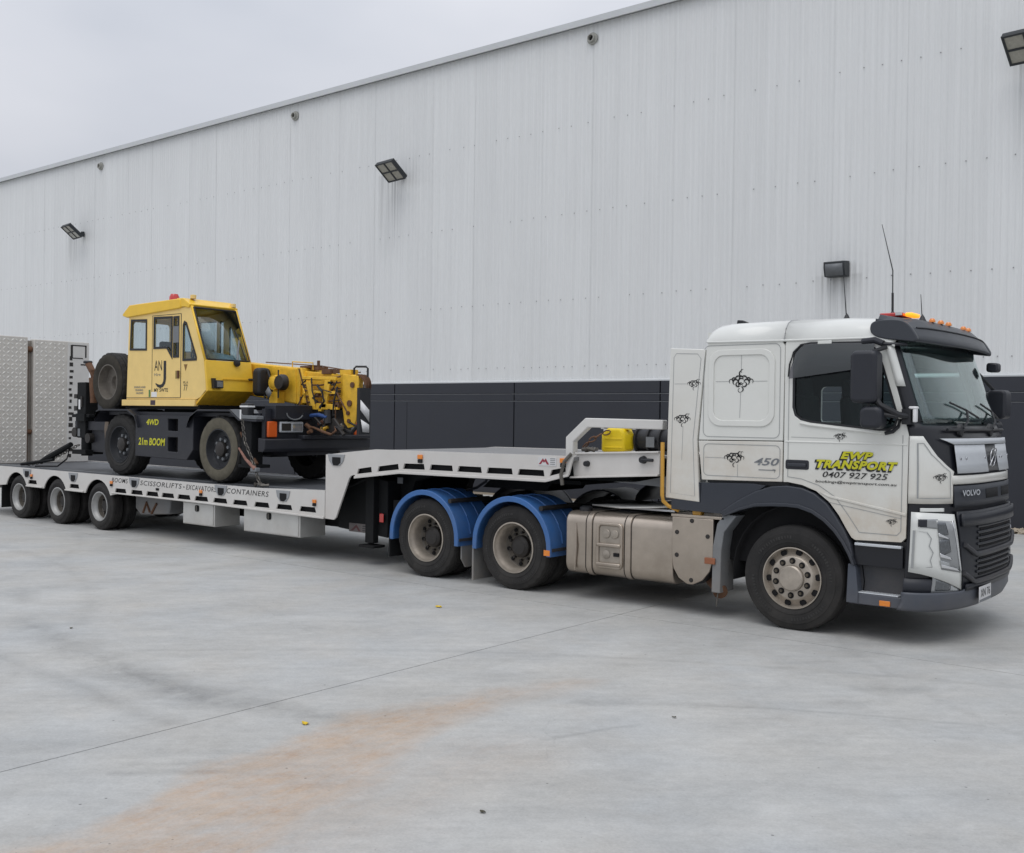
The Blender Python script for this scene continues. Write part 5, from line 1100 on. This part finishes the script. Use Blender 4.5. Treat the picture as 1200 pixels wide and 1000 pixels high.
# front bumper and lamps
part('front_bumper', MB().prism([(-8.62, 1.47), (-8.50, 1.47), (-8.46, 1.52), (-8.46, 1.66), (-8.62, 1.68)], CY - .02, 2.36), 'crane_navy', CR, bev=.01)
part('front_panel', MB().box(-8.66, -8.58, .30, 2.30, 1.68, 2.12), 'crane_navy', CR)
part('front_panel_top', MB().box(-8.75, -8.50, .42, 1.15, 1.96, 2.18), 'crane_navy', CR, bev=.01)
for y in (.30, 2.05): part('indicator', MB().box(-8.575, -8.53, y + .02, y + .19, 1.69, 1.93), mat('orange_indicator', (.62, .10, .01), .35), CR, bev=.012)
for y in (.54, 1.60):
    hl = part('headlight', MB().box(-8.575, -8.53, y, y + .46, 1.76, 1.93), 'silver', CR, bev=.02, seg=3)
    part('headlight_lens', MB().box(-8.529, -8.522, y + .03, y + .21, 1.79, 1.90), 'hub', hl, bev=.004); part('headlight_lens', MB().box(-8.529, -8.522, y + .24, y + .43, 1.79, 1.90), 'lens', hl, bev=.004)
# slew ring and cab
part('slew_ring', MB().lathe([(.0001, 2.05), (.75, 2.05), (.75, 2.15), (.0001, 2.15)], 32, (-11.3, 1.25, 0), 'z'), 'chassis', CR)
part('turntable', MB().box(-12.45, -10.3, .34, 2.2, 2.10, 2.17), 'chassis', CR)
Y0, Y1 = .30, 1.20
w1 = [(-12.25, 3.115), (-11.765, 3.10), (-11.765, 3.60), (-12.22, 3.615)]
w2 = [(-11.535, 3.12), (-11.16, 3.115), (-11.02, 2.96), (-11.02, 3.615), (-11.535, 3.625)]
w3 = [(-10.965, 2.96), (-10.83, 2.96), (-10.83, 3.61), (-10.965, 3.61)]
w4 = [(-10.70, 2.90), (-10.345, 2.90), (-10.34, 2.94), (-10.62, 3.50), (-10.67, 3.52), (-10.70, 3.47)]
side = [(-12.36, 2.26), (-10.33, 2.26), (-10.22, 2.30), (-10.075, 2.385), (-10.135, 2.88), (-10.52, 3.77), (-10.74, 3.76), (-12.30, 3.69)]
for y in (Y0, Y1 - .03):
    cs_ = part('cab_side', MB().prism(side, y, y + .03, holes=[w1, w2, w3, w4]), 'yellow_side', CR, bev=.004)
    for q in (w1, w2, w3, w4):
        part('window_seal', MB().prism(inset(q, .016), y - .008 if y == Y0 else y + .03, y if y == Y0 else y + .038, holes=[inset(q, -.02)]), 'black', cs_)
        part('window_glass', MB().prism(q, y + .012, y + .016), 'glass_crane', cs_)
sidep = CR
part('base_skirt', MB().prism([(-12.46, 2.15), (-10.335, 2.15), (-10.335, 2.255), (-12.46, 2.255)], Y0 - .03, Y1), 'yellow_side', CR, bev=.006)
part('window_patch', MB().prism([(-10.98, 3.19), (-10.815, 3.19), (-10.815, 3.46), (-10.98, 3.46)], Y0 - .012, Y0 - .009), 'lgrey', CR)
dr = MB(); dr.ribbon([(-11.59, 2.29), (-11.59, 3.66)], .012, SIDE(Y0 - .002)); dr.ribbon([(-10.765, 2.29), (-10.765, 3.66)], .018, SIDE(Y0 - .002)); dr.ribbon([(-12.36, 2.285), (-10.765, 2.285)], .012, SIDE(Y0 - .002)); dr.ribbon([(-11.59, 3.66), (-10.765, 3.66)], .010, SIDE(Y0 - .002))
part('door_gap', dr, 'hub', CR)
part('door_latch', MB().prism([(-10.91, 2.60), (-10.80, 2.60), (-10.80, 2.73), (-10.91, 2.73)], Y0 - .006, Y0, holes=()), mat('latch_recess', (.30, .22, .06), .6), CR); part('door_handle', MB().box(-10.835, -10.80, Y0 - .03, Y0, 2.61, 2.73), 'rust', CR)
part('rear_wall', MB().prism([(Y0 + .03, 2.26), (Y1 - .03, 2.26), (Y1 - .03, 3.69), (Y0 + .03, 3.69)], -12.33, -12.30, 'x', holes=[rrect(Y0 + .09, Y1 - .09, 2.98, 3.60, .06)]), 'yellow_side', CR)
part('cab_floor', MB().box(-12.3, -10.35, Y0 + .03, Y1 - .03, 2.26, 2.30), 'int_dark', CR)
part('roof', MB().prism([(-12.47, 3.70), (-12.46, 3.735), (-12.26, 3.875), (-11.9, 3.885), (-10.90, 3.905), (-10.76, 3.90), (-10.74, 3.765), (-10.80, 3.745), (-12.34, 3.665)], Y0 - .03, Y1 + .03), 'yellow', CR, bev=.015)
part('front_roof_frame', MB().prism([(-10.82, 3.765), (-10.88, 3.915), (-10.70, 3.91), (-10.50, 3.80), (-10.54, 3.74), (-10.66, 3.765)], Y0 - .02, Y1 + .02), 'yellow', CR, bev=.012)
part('front_panel', MB().prism([(-10.15, 2.885), (-10.07, 2.40), (-10.05, 2.385), (-10.03, 2.40), (-10.105, 2.89)], Y0, Y1), 'yellow', CR, bev=.006)
part('front_panel_crease', MB().box(-10.055, -10.04, Y0 + .3, Y1, 2.585, 2.60), 'boom_yellow', CR)
part('underside', MB().prism([(-10.05, 2.395), (-10.35, 2.155), (-10.38, 2.18), (-10.08, 2.41)], Y0, Y1), 'boom_yellow', CR)
# windscreen frame: sloping from (-10.52,3.77) to (-10.135,2.88)
def WSp(y, t, d=0): a = Vector((-10.505, y, 3.765)); b = Vector((-10.125, y, 2.885)); return a.lerp(b, t) + Vector((.92, 0, .4)) * d
part('windscreen', MB().grid(lambda y, t: WSp(y, t), [Y0 + .05, Y1 - .05], [.02, .98]), 'glass_crane', CR, solid=.005)
fm_ = MB(); o4 = [(Y0 + .02, .0), (Y1 - .02, .0), (Y1 - .0, 1.0), (Y0 + .02, 1.0)]
fr_pts = [WSp(Y0 + .04, .02, .01), WSp(Y1 - .05, .02, .01), WSp(Y1 - .03, .98, .01), WSp(Y0 + .04, .98, .01)]
part('windscreen_seal', MB().tube(fr_pts + [fr_pts[0]], .018, 6), 'black', CR)
part('screen_pillar', MB().grid(lambda y, t: WSp(y, t, .004), [Y0 - .002, Y0 + .05], [-.01, 1.01]).grid(lambda y, t: WSp(y, t, .004), [Y1 - .05, Y1 + .002], [-.01, 1.01]), 'yellow', CR, solid=.02)
wpp = part('wiper', MB().tube([WSp(Y0 + .60, 1.02, .03), WSp(Y0 + .76, .60, .03)], .016, 6), 'crane_grey', CR)
part('wiper_blade', MB().tube([WSp(Y0 + .80, .98, .02), WSp(Y0 + .76, .60, .025), WSp(Y0 + .73, .40, .02)], .010, 6), 'black', wpp); part('wiper_pivot', MB().lathe([(.0001, -.04), (.05, -.03), (.055, .03), (.0001, .04)], 12, tuple(WSp(Y0 + .59, 1.04, .03)), 'x'), 'black', wpp)
part('dash', MB().box(-10.6, -10.2, Y0 + .05, Y1 - .05, 2.45, 2.83), 'int_dark', CR)
part('paper_sheet', MB().add([(-10.50, .62, 3.06), (-10.26, .66, 2.86), (-10.20, 1.05, 2.85), (-10.42, 1.08, 3.0)], [(0, 1, 2, 3)]), 'paper', CR, solid=.004)
part('rag', MB().lathe([(.0001, -.05), (.09, -.03), (.11, .01), (.06, .05), (.0001, .055)], 9, (-10.24, .45, 2.87), 'z'), 'lgrey', CR)
sc_ = part('seat', MB().box(-11.6, -11.1, .45, .95, 2.55, 2.70), 'seat', CR, bev=.04); part('seat_back', MB().prism([(-11.66, 2.65), (-11.52, 2.65), (-11.60, 3.25), (-11.70, 3.25)], .48, .92), 'seat', sc_, bev=.04)
part('control_levers', MB().tube([(-10.75, .5, 2.4), (-10.7, .5, 3.05)], .015, 6).tube([(-10.7, .8, 2.4), (-10.68, .8, 3.0)], .015, 6).tube([(-10.78 + .05 * math.sin(a), .68 + .17 * math.cos(a), 3.02 + .13 * math.sin(a)) for a in arange(0, 6.283, 17)[:-1]], .014, 6, True), 'black', CR)
part('work_lamp', MB().box(-10.06, -9.97, .40, .56, 2.44, 2.57), 'black', CR, bev=.012); part('work_lamp_lens', MB().box(-9.969, -9.962, .43, .54, 2.46, 2.55), 'lens', CR)
part('lamp_bracket', MB().box(-10.08, -9.97, .38, .41, 2.44, 2.60), 'black', CR)
bc = part('beacon', MB().lathe([(.09, 0), (.085, .10), (.06, .15), (.0001, .155)], 14, (-11.45, .62, 3.90), 'z'), 'red', CR)
part('roof_stub', MB().lathe([(.05, 0), (.05, .06), (.0001, .07)], 10, (-10.66, .45, 3.91), 'z').lathe([(.05, 0), (.05, .06), (.0001, .07)], 10, (-10.55, 1.15, 3.82), 'z'), 'yellow_side', CR)
# cab lettering and stickers
ys = Y0 - .0025
text('cab_lettering', 'AN', 'text_k', CR, (-11.52, ys, 2.74), .22, .17)
jm = MB(); jm.ribbon([(-11.215, 2.90), (-11.215, 2.60), (-11.23, 2.54), (-11.28, 2.49), (-11.35, 2.475), (-11.42, 2.49), (-11.48, 2.525)], [.075, .075, .07, .062, .055, .045, .02], SIDE(ys)); part('cab_lettering', jm, 'text_k', CR)
text('cab_lettering', 'Hire', 'text_g', CR, (-11.52, ys, 2.65), .18, .05)
text('cab_lettering', 'MY 5WTE', 'text_k', CR, (-11.52, ys, 2.335 + .05), .40, .06, bold=.015)
for i, (s_, wd) in enumerate((('SWING AND', .34), ('CRUSHING', .24), ('HAZARD', .22))): text('cab_lettering', s_, 'text_g', CR, (-12.12 + .03 * i, ys, 2.45 - i * .05), wd, .034, bold=.02)
text('cab_lettering', '77', 'text_k', CR, (-10.68, ys, 2.40), .11, .10, bold=.0); text('cab_lettering', 'ML-A', 'text_k', CR, (-10.69, ys, 2.515), .13, .04)
part('sticker', MB().box(-11.60, -11.44, ys - .001, ys + .001, 2.30, 2.385), 'sticker_w', CR); part('sticker', MB().box(-11.68, -11.63, ys - .001, ys + .001, 2.30, 2.42), mat('green_sticker', (.10, .22, .06), .6), CR)
part('sticker', MB().box(-11.58, -11.44, Y0 - .033, Y0 - .031, 2.165, 2.245), mat('dark_red_sticker', (.05, .03, .045), .5), CR)
part('sticker', MB().add([(-10.68, ys, 2.83), (-10.58, ys, 2.83), (-10.63, ys, 2.72)], [(0, 1, 2)]), mat('brown_sticker', (.22, .12, .03), .6), CR)
# mirror bumper (black) at the cab front corner
part('front_mirror', MB().prism(rrect(.98, 1.24, 2.33, 2.79, .09), -9.80, -9.62, 'x'), 'rubber', CR, bev=.04, seg=3)
part('mirror_arm', MB().tube([(-10.1, 1.12, 2.6), (-9.75, 1.12, 2.6)], .02, 8), 'black', CR)
# rear: spare wheel, jacks, exhaust
crane_wheel((-13.27, .48, 2.575), False, spare=True)
part('spare_carrier', MB().box(-13.35, -12.4, .85, 1.0, 2.1, 2.8), 'crane_navy', CR)
part('rear_jack', MB().box(-14.35, -14.05, .50, .75, 1.55, 2.58).box(-14.5, -13.9, .48, .60, 1.93, 1.99), 'chassis', CR, bev=.012)
part('jack_foot', MB().cyl((-14.2, .62, 1.22), .10, .35, 'z').box(-14.42, -13.95, .45, .8, 1.25, 1.33), 'chassis', CR)
for b_ in ((-14.46, -14.36, .50, .6, 2.28, 2.36), (-14.46, -14.36, .5, .6, 2.05, 2.14), (-14.2, -14.14, .48, .50, 2.12, 2.32)): part('jack_fitting', MB().box(*b_), 'hub', CR)
for c_ in ((-13.98, .5, 1.55), (-14.45, .5, 1.65)): part('jack_fitting', MB().cyl(c_, .09, .3), 'hub', CR)
part('jack_label', MB().box(-14.27, -14.21, .485, .49, 2.08, 2.26), 'sticker_w', CR); part('jack_label', MB().box(-14.3, -14.22, .49, .495, 1.58, 1.72), 'lgrey', CR)
part('rear_frame', MB().box(-14.5, -13.0, .55, 1.95, 1.70, 1.86).box(-14.0, -13.4, .6, 1.9, 1.3, 1.7), 'crane_navy', CR)
part('rear_outrigger', MB().box(-14.3, -14.0, .45, 2.1, 1.86, 2.0).box(-14.35, -14.05, 1.75, 2.0, 1.3, 2.5), 'chassis', CR)
part('rear_flap', MB().prism([(-13.25, 2.02), (-13.15, 2.02), (-13.2, 1.75), (-13.18, 1.45), (-13.05, 1.15), (-13.12, 1.12), (-13.28, 1.42), (-13.32, 1.75)], .45, .95), mat('brown_flap', (.14, .11, .085), .8, 0, .3, 5), CR)
part('exhaust_stack', MB().tube([(-13.95, .60, 2.2), (-13.95, .60, 2.62), (-14.0, .60, 2.78), (-14.14, .60, 2.93)], .06, 12).tube([(-14.0, .60, 2.66), (-13.95, .6, 2.3)], .062, 12), 'rust', CR)
part('exhaust_tip', MB().lathe([(.075, 0), (.085, .03), (.07, .05), (.055, .05), (.055, .0)], 14, (-14.16, .60, 2.93), 'z'), 'black', CR)
part('engine_cover', MB().box(-13.0, -12.45, 1.15, 2.2, 2.10, 2.9), 'yellow', CR, bev=.03)
part('counterweight', MB().box(-12.9, -12.3, 1.3, 2.25, 2.15, 3.0), 'yellow', CR, bev=.04)
# boom (Y 1.28..1.75), slightly drooping to the front
BY0, BY1 = 1.27, 1.68
bo = part('boom', MB().prism([(-12.2, 2.95), (-11.6, 3.02), (-10.1, 2.875), (-8.95, 2.775), (-8.95, 2.19), (-9.40, 2.25), (-10.3, 2.35), (-12.2, 2.5)], BY0, BY1), 'boom_yellow', CR, bev=.015)
part('boom_plate', MB().prism([(-9.65, 2.80), (-9.05, 2.76), (-9.02, 2.22), (-9.42, 2.27)], BY0 - .012, BY0), 'boom_yellow', bo, bev=.004)
part('boom_section', MB().prism([(-8.95, 2.74), (-8.45, 2.70), (-8.45, 2.20), (-8.95, 2.22)], BY0 + .04, BY1 - .04), 'boom_yellow', bo, bev=.012)
part('boom_collar', MB().prism([(-9.0, 2.79), (-8.9, 2.785), (-8.62, 2.12), (-8.70, 2.09)], BY0 - .03, BY1 + .03), 'boom_yellow', bo, bev=.01)
part('boom_collar_seam', MB().prism([(-8.955, 2.77), (-8.925, 2.77), (-8.655, 2.10), (-8.69, 2.10)], BY0 - .036, BY0 - .03), 'rust', bo)
hd = part('boom_head', MB().prism([(-8.45, 2.69), (-7.74, 2.66), (-7.70, 2.60), (-7.74, 2.25), (-8.2, 2.10), (-8.5, 2.14)], BY0 + .04, 1.48), 'boom_yellow', CR, bev=.015)
ck = [(-7.93, 2.67), (-7.60, 2.64), (-7.58, 2.56), (-7.62, 1.97), (-7.68, 1.86), (-7.80, 1.84), (-7.88, 1.92), (-7.94, 2.2)]
for y, dx_ in ((BY0 - .02, 0), (1.46, -.22)): part('head_cheek', MB().prism([(a + dx_, b) for a, b in ck], y, y + .03), 'boom_yellow', hd, bev=.008)
part('cheek_pins', MB().cyl((-7.70, BY0 - .04, 2.50), .045, .03, n=10).cyl((-7.76, BY0 - .04, 2.22), .05, .03, n=10).cyl((-7.79, BY0 - .04, 2.07), .035, .03, n=10).cyl((-7.77, BY0 - .04, 1.95), .035, .03, n=10), 'rust', hd, stuff=True)
pl_ = MB(); rnd2 = random.Random(11)
for i in range(5):
    z = 2.60 - i * .09; pl_.tube([(-8.85 + .03 * i, BY0 - .05, z), (-8.4, BY0 - .06, z - .02 + .02 * rnd2.random()), (-7.95, BY0 - .05, z + .03)], .014, 6)
part('jib_rods', pl_, 'rust', hd)
part('jib_lattice', sqtube([(-8.78, 2.62), (-8.0, 2.60)], .05, BY0 - .10, BY0 - .06).prism([(-8.70, 2.56), (-8.6, 2.56), (-8.45, 2.12), (-8.55, 2.12)], BY0 - .10, BY0 - .05).prism([(-8.25, 2.58), (-8.12, 2.58), (-8.22, 2.15), (-8.32, 2.15)], BY0 - .10, BY0 - .05).prism([(-8.5, 2.42), (-8.0, 2.40), (-8.0, 2.36), (-8.5, 2.38)], BY0 - .11, BY0 - .06).prism([(-8.45, 2.22), (-7.95, 2.20), (-7.95, 2.12), (-8.45, 2.12)], BY0 - .10, BY0 - .05), 'boom_yellow', hd, bev=.006)
part('head_sheave', MB().lathe([(.12, 0), (.17, .01), (.13, .035), (.17, .06), (.12, .07)], 20, (-7.66, 1.33, 2.50)).lathe([(.12, 0), (.17, .01), (.13, .035), (.17, .06), (.12, .07)], 20, (-7.70, 1.42, 2.50)), 'rust', hd)
part('hook_rope', MB().tube([(-7.52, 1.33, 2.50), (-7.50, 1.33, 2.0)], .012, 6).tube([(-7.56, 1.40, 2.5), (-7.6, 1.40, 1.9)], .012, 6), 'steel', hd)
part('head_hoop', MB().tube([(-7.78, 1.35, 2.66), (-7.78, 1.35, 2.76), (-7.74, 1.35, 2.785), (-7.52, 1.35, 2.78), (-7.48, 1.35, 2.75), (-7.48, 1.35, 2.62)], .016, 8), 'black', hd)
part('head_guard', MB().box(-7.40, -7.34, 1.06, 1.28, 1.75, 2.45), 'black', hd)
chv = MB(); chv.add([(-7.333, 1.07, 2.27), (-7.333, 1.25, 2.12), (-7.333, 1.25, 1.94), (-7.333, 1.07, 2.12)], [(0, 1, 2, 3)]).add([(-7.333, 1.08, 1.98), (-7.333, 1.25, 1.90), (-7.333, 1.25, 1.78), (-7.333, 1.12, 1.79)], [(0, 1, 2, 3)])
part('chevron_stripe', chv, 'sticker_w', hd, solid=.004)
part('winch', MB().lathe([(.0001, 0), (.12, 0), (.12, .18), (.0001, .18)], 16, (-9.42, BY0 - .16, 2.55)).lathe([(.0001, -.02), (.07, -.02), (.10, .0)], 14, (-9.42, BY0 - .16, 2.55)), 'boom_yellow', CR)
part('winch_motor', MB().lathe([(.0001, 0), (.11, .01), (.13, .06), (.13, .12), (.10, .14)], 16, (-9.2, BY0 - .24, 2.55)), 'hub', CR)
part('boom_hoses', MB().tube([(-9.62, 1.15, 2.75), (-9.5, 1.12, 2.6), (-9.45, 1.12, 2.4), (-9.55, 1.12, 2.35)], .014, 6).tube([(-9.28, 1.10, 2.75), (-9.25, 1.08, 2.3)], .012, 6).tube([(-9.9, 1.18, 2.55), (-9.7, 1.1, 2.42), (-9.6, 1.1, 2.3)], .018, 6).tube([(-8.4, 1.15, 2.5), (-8.25, 1.12, 2.4), (-8.2, 1.12, 2.25), (-8.3, 1.12, 2.15)], .02, 6), 'rubber', CR)
part('boom_top_gear', MB().box(-9.05, -8.8, 1.35, 1.6, 2.79, 2.82).box(-8.78, -8.6, 1.35, 1.55, 2.75, 2.80).box(-8.2, -8.05, 1.3, 1.5, 2.69, 2.75).tube([(-8.66, 1.4, 2.75), (-8.66, 1.4, 2.90)], .025, 6).tube([(-10.1, 1.5, 2.91), (-8.7, 1.5, 2.82), (-7.8, 1.5, 2.70)], .010, 6).box(-8.45, -8.25, 1.28, 1.4, 2.68, 2.76), 'rust', CR)
part('boom_rail', MB().tube([(-9.2, 1.32, 2.79), (-9.2, 1.32, 2.89), (-8.7, 1.32, 2.86), (-8.7, 1.32, 2.75)], .010, 6).box(-8.05, -7.8, 1.3, 1.45, 2.66, 2.74), 'boom_yellow', CR)
part('slew_motor', MB().box(-9.5, -9.3, 1.1, 1.25, 2.22, 2.40), 'boom_yellow', CR)
part('tag_plate', MB().add([(-9.50, 1.02, 2.40), (-9.42, 1.02, 2.28), (-9.34, 1.02, 2.38), (-9.42, 1.02, 2.48)], [(0, 1, 2, 3)]), 'lgrey', CR, solid=.01)
rr_ = random.Random(21)
for i in range(16):
    xa = rr_.uniform(-8.9, -7.95); za = rr_.uniform(2.05, 2.62); y_ = BY0 - rr_.uniform(.04, .14); xb = xa + rr_.uniform(-.25, .35); zb_ = za - rr_.uniform(.05, .45)
    part('hydraulic_hose', MB().tube([(xa, y_, za), ((xa + xb) / 2 + rr_.uniform(-.08, .08), y_ - .03, (za + zb_) / 2), (min(xb, -7.75), y_, max(zb_, 1.85))], rr_.uniform(.008, .017), 6), rr_.choice(('rubber', 'rubber', 'rust', 'hub', 'boom_yellow')), hd)
for i in range(10):
    xa = rr_.uniform(-8.7, -7.9); za = rr_.uniform(2.02, 2.6); w_ = rr_.uniform(.03, .09)
    part('fitting', MB().box(xa, xa + w_, BY0 - .10, BY0 - .03, za, za + w_ * rr_.uniform(.5, 1.2)), rr_.choice(('rust', 'hub', 'boom_yellow', 'rubber')), hd, bev=.006)
for i in range(24):
    xa = rr_.uniform(-8.55, -7.7); za = rr_.uniform(1.74, 2.0); y_ = rr_.uniform(1.0, 1.5); w_ = rr_.uniform(.03, .08)
    part('tackle_piece', MB().tube([(xa, y_, za), (xa + rr_.uniform(-.16, .16), y_ + rr_.uniform(-.1, .1), max(1.74, za + rr_.uniform(-.12, .12)))], w_ * .45, 7), rr_.choice(('rust', 'hub', 'rubber', 'steel', 'pinkrust', 'boom_yellow', 'lgrey')), hd)
# hook block resting on the front deck
hk = part('hook_block', MB().prism([(-8.2, 1.78), (-7.9, 1.74), (-7.86, 1.86), (-8.0, 2.0), (-8.18, 1.96)], 1.15, 1.4), 'hub', CR, bev=.02)
part('hook', MB().tube([(-8.6, 1.1, 1.86), (-8.35, 1.05, 1.84), (-8.1, 1.02, 1.78), (-7.95, 1.05, 1.74), (-7.9, 1.1, 1.80), (-7.98, 1.15, 1.86)], [.012, .018, .022, .022, .018, .010], 8), 'rust', hk)
part('front_deck', MB().box(-8.62, -8.40, .9, 2.3, 1.66, 1.72), 'crane_navy', CR, bev=.01)
part('blue_pipe', MB().tube([(-8.55, 1.12, 2.02), (-8.3, 1.10, 2.04), (-8.1, 1.1, 2.0)], .03, 8), 'blue_strap', CR)
part('head_tackle', MB().tube([(-8.15, 1.15, 2.1), (-8.1, 1.12, 1.9)], .06, 8).tube([(-7.95, 1.15, 1.85), (-7.6, 1.15, 1.78), (-7.45, 1.15, 1.9)], .03, 8).box(-8.3, -8.0, 1.2, 1.6, 1.85, 2.12), 'rubber', CR)
part('cable_loop', MB().tube([(-8.50, .80 + .16 * math.cos(a), 2.06 + .10 * math.sin(a)) for a in arange(math.pi, 2 * math.pi, 10)], .012, 6), 'lgrey', CR)
# front outrigger jack and warning label on the near front corner
part('front_jack', MB().box(-9.02, -8.78, .20, .42, 1.25, 1.93).box(-9.1, -8.7, .2, .5, 1.22, 1.27), 'chassis', CR, bev=.008)
part('black_lantern', MB().box(-9.02, -8.84, .17, .30, 1.95, 2.20), 'black', CR, bev=.02); part('lantern_band', MB().box(-9.025, -8.835, .165, .305, 2.14, 2.165), 'sticker_w', CR); part('lantern_base', MB().box(-9.02, -8.985, .163, .169, 1.94, 2.10), 'sticker_w', CR)
part('jack_linkage', MB().tube([(-9.15, .30, 1.75), (-8.95, .28, 1.5), (-8.72, .26, 1.28)], .03, 8).tube([(-9.0, .3, 1.8), (-8.85, .28, 1.55)], .022, 8), 'rust', CR)

# ------------------------------------------------------------------ loose things
def chain(name, pts, label, link=.075, m='steel', extra=None):
    """row of interlocking oval links along a polyline"""
    t = MB(); seg = []
    for a, b in zip(pts, pts[1:]):
        a, b = Vector(a), Vector(b); n = max(1, int((b - a).length / link))
        for i in range(n): seg.append((a.lerp(b, (i + .5) / n), (b - a).normalized()))
    for i, (c, d) in enumerate(seg):
        s = d.cross(Vector((0, 1, 0)) if i % 2 else Vector((.3, .2, 1))).normalized()
        t.tube([c + d * (.05 * math.cos(a)) + s * (.026 * math.sin(a)) for a in arange(0, 6.283, 9)[:-1]], .009, 5, True)
    o = part(name, t, m); tag(o, label, 'chain', 'chains tying the crane to the deck'); return o
c1 = chain('tie_down_chain', [(-8.90, .12, 1.95), (-8.80, .10, 1.62), (-8.56, .10, 1.26), (-8.50, .10, 1.10), (-8.40, .10, .985)], 'steel tie-down chain with faded red binder beside the crane front wheel')
part('load_binder', MB().tube([(-8.96, .11, 1.52), (-8.75, .08, 1.36), (-8.52, .08, 1.22)], [.014, .022, .030], 8), 'pinkrust', c1)
part('binder_end', MB().box(-8.62, -8.48, .06, .14, 1.18, 1.24), 'lgrey', c1, bev=.01)
part('chain_pile', MB().tube([(-8.66 + .03 * i + .05 * math.cos(i * 1.9), .14 + .06 * math.sin(i * 1.3), .97 + .03 * abs(math.sin(i))) for i in range(13)], .02, 6), 'steel', c1)
c2 = chain('tie_down_chain', [(-14.35, .55, 1.42), (-14.9, .50, 1.22), (-15.5, .45, 1.05), (-16.1, .42, .98)], 'dark tie-down chain and lever sloping from the crane rear to the deck')
part('load_binder', MB().tube([(-14.5, .47, 1.42), (-15.2, .42, 1.16), (-15.5, .40, 1.06)], [.05, .06, .04], 8).tube([(-15.0, .40, 1.12), (-16.15, .36, .99)], .03, 8), 'chassis', c2)
part('strap_tail', MB().tube([(-14.5, .45, 1.36), (-14.55, .42, 1.15), (-14.85, .40, 1.0), (-15.6, .36, .975)], .015, 6), 'chassis', c2)
# yellow jerrycan
JC = thing('jerrycan', (-2.47, .68, 1.655), 'yellow plastic jerrycan standing on the trailer nose', 'jerrycan')
part('can_body', MB().prism([(-2.70, 1.65), (-2.38, 1.665), (-2.38, 1.86), (-2.42, 1.93), (-2.45, 1.94), (-2.61, 1.935), (-2.70, 1.88)], .56, .80), 'jerry', JC, bev=.035, seg=3)
part('can_handle', MB().prism([(-2.62, 1.915), (-2.42, 1.92), (-2.42, 1.97), (-2.60, 1.965)], .65, .71, holes=[[(-2.58, 1.93), (-2.46, 1.933), (-2.46, 1.95), (-2.58, 1.947)]]), 'jerry', JC, bev=.008)
part('can_spout', MB().lathe([(.04, 0), (.045, .03), (.03, .05), (.0001, .05)], 12, (-2.39, .68, 1.92), 'z'), 'jerry', JC)
part('can_rib', MB().box(-2.64, -2.40, .552, .56, 1.70, 1.72).box(-2.64, -2.40, .552, .56, 1.80, 1.82), 'jerry', JC, bev=.004)
jc2 = tag(chain('chain', [(-2.86, .40, 1.68), (-2.76, .42, 1.78), (-2.66, .50, 1.86), (-2.52, .53, 1.90)], 'x', m='rust'), 'rusty chain looped over the yellow jerrycan', 'chain')
part('chain_heap', MB().tube([(-2.86 + .05 * math.cos(i * 1.7) + .012 * i, .42 + .05 * math.sin(i * 1.1), 1.66 + .035 * abs(math.sin(i * 1.4))) for i in range(16)], .022, 6), 'steel', jc2)
# black reels behind the can
HR = thing('hose_reel', (-2.0, .85, 1.655), 'black ribbed reel of hose beside the yellow jerrycan', 'hose reel')
part('drum', MB().lathe([(.0001, 0), (.135, 0), (.135, .57), (.0001, .57)], 24, (-2.36, .88, 1.80), 'x'), 'black', HR)
for x in (-2.36, -2.20, -2.04, -1.82): part('reel_flange', MB().lathe([(.13, 0), (.165, .005), (.165, .03), (.13, .035)], 28, (x, .88, 1.80), 'x'), 'rubber', HR)
part('reel_label', MB().box(-2.17, -2.06, .70, .705, 1.72, 1.84), 'lgrey', HR)
part('reel_foot', MB().box(-2.36, -1.82, .78, .98, 1.60, 1.68), 'black', HR)
# scraps on the concrete
def scrap(x, y, s, m, label, cat, seed):
    r_ = random.Random(seed); mb = MB(); n = 9
    ring = [(x + s * (1 + .5 * r_.random()) * math.cos(2 * math.pi * i / n), y + s * (.55 + .5 * r_.random()) * math.sin(2 * math.pi * i / n), .004 + s * .6 * r_.random()) for i in range(n)]
    mb.add(ring + [(x, y, s * .7)], [(i, (i + 1) % n, n) for i in range(n)]); tag(part('litter_scrap' if cat == 'litter' else 'leaf', mb, m, solid=.002), label, cat)
scrap(-1.173, -5.175, .024, 'leaf_y', 'small yellow scrap on the concrete near the orange clay stain', 'litter', 1)
scrap(-3.409, -1.445, .03, 'leaf_y', 'small yellow scrap on the concrete below the drive wheels', 'litter', 2)
from math import sin
scrap(.72, -5.6, .015, 'leaf_d', 'dark dead leaf on the concrete right of the clay stain, in the foreground', 'leaf', 3)
scrap(.60, -3.42, .014, 'leaf_d', 'dark curled leaf on the concrete in front of the truck step', 'leaf', 4)
scrap(-5.2, -4.6, .014, 'leaf_d', 'tiny dark leaf on the concrete far left of the yellow scraps', 'leaf', 5)
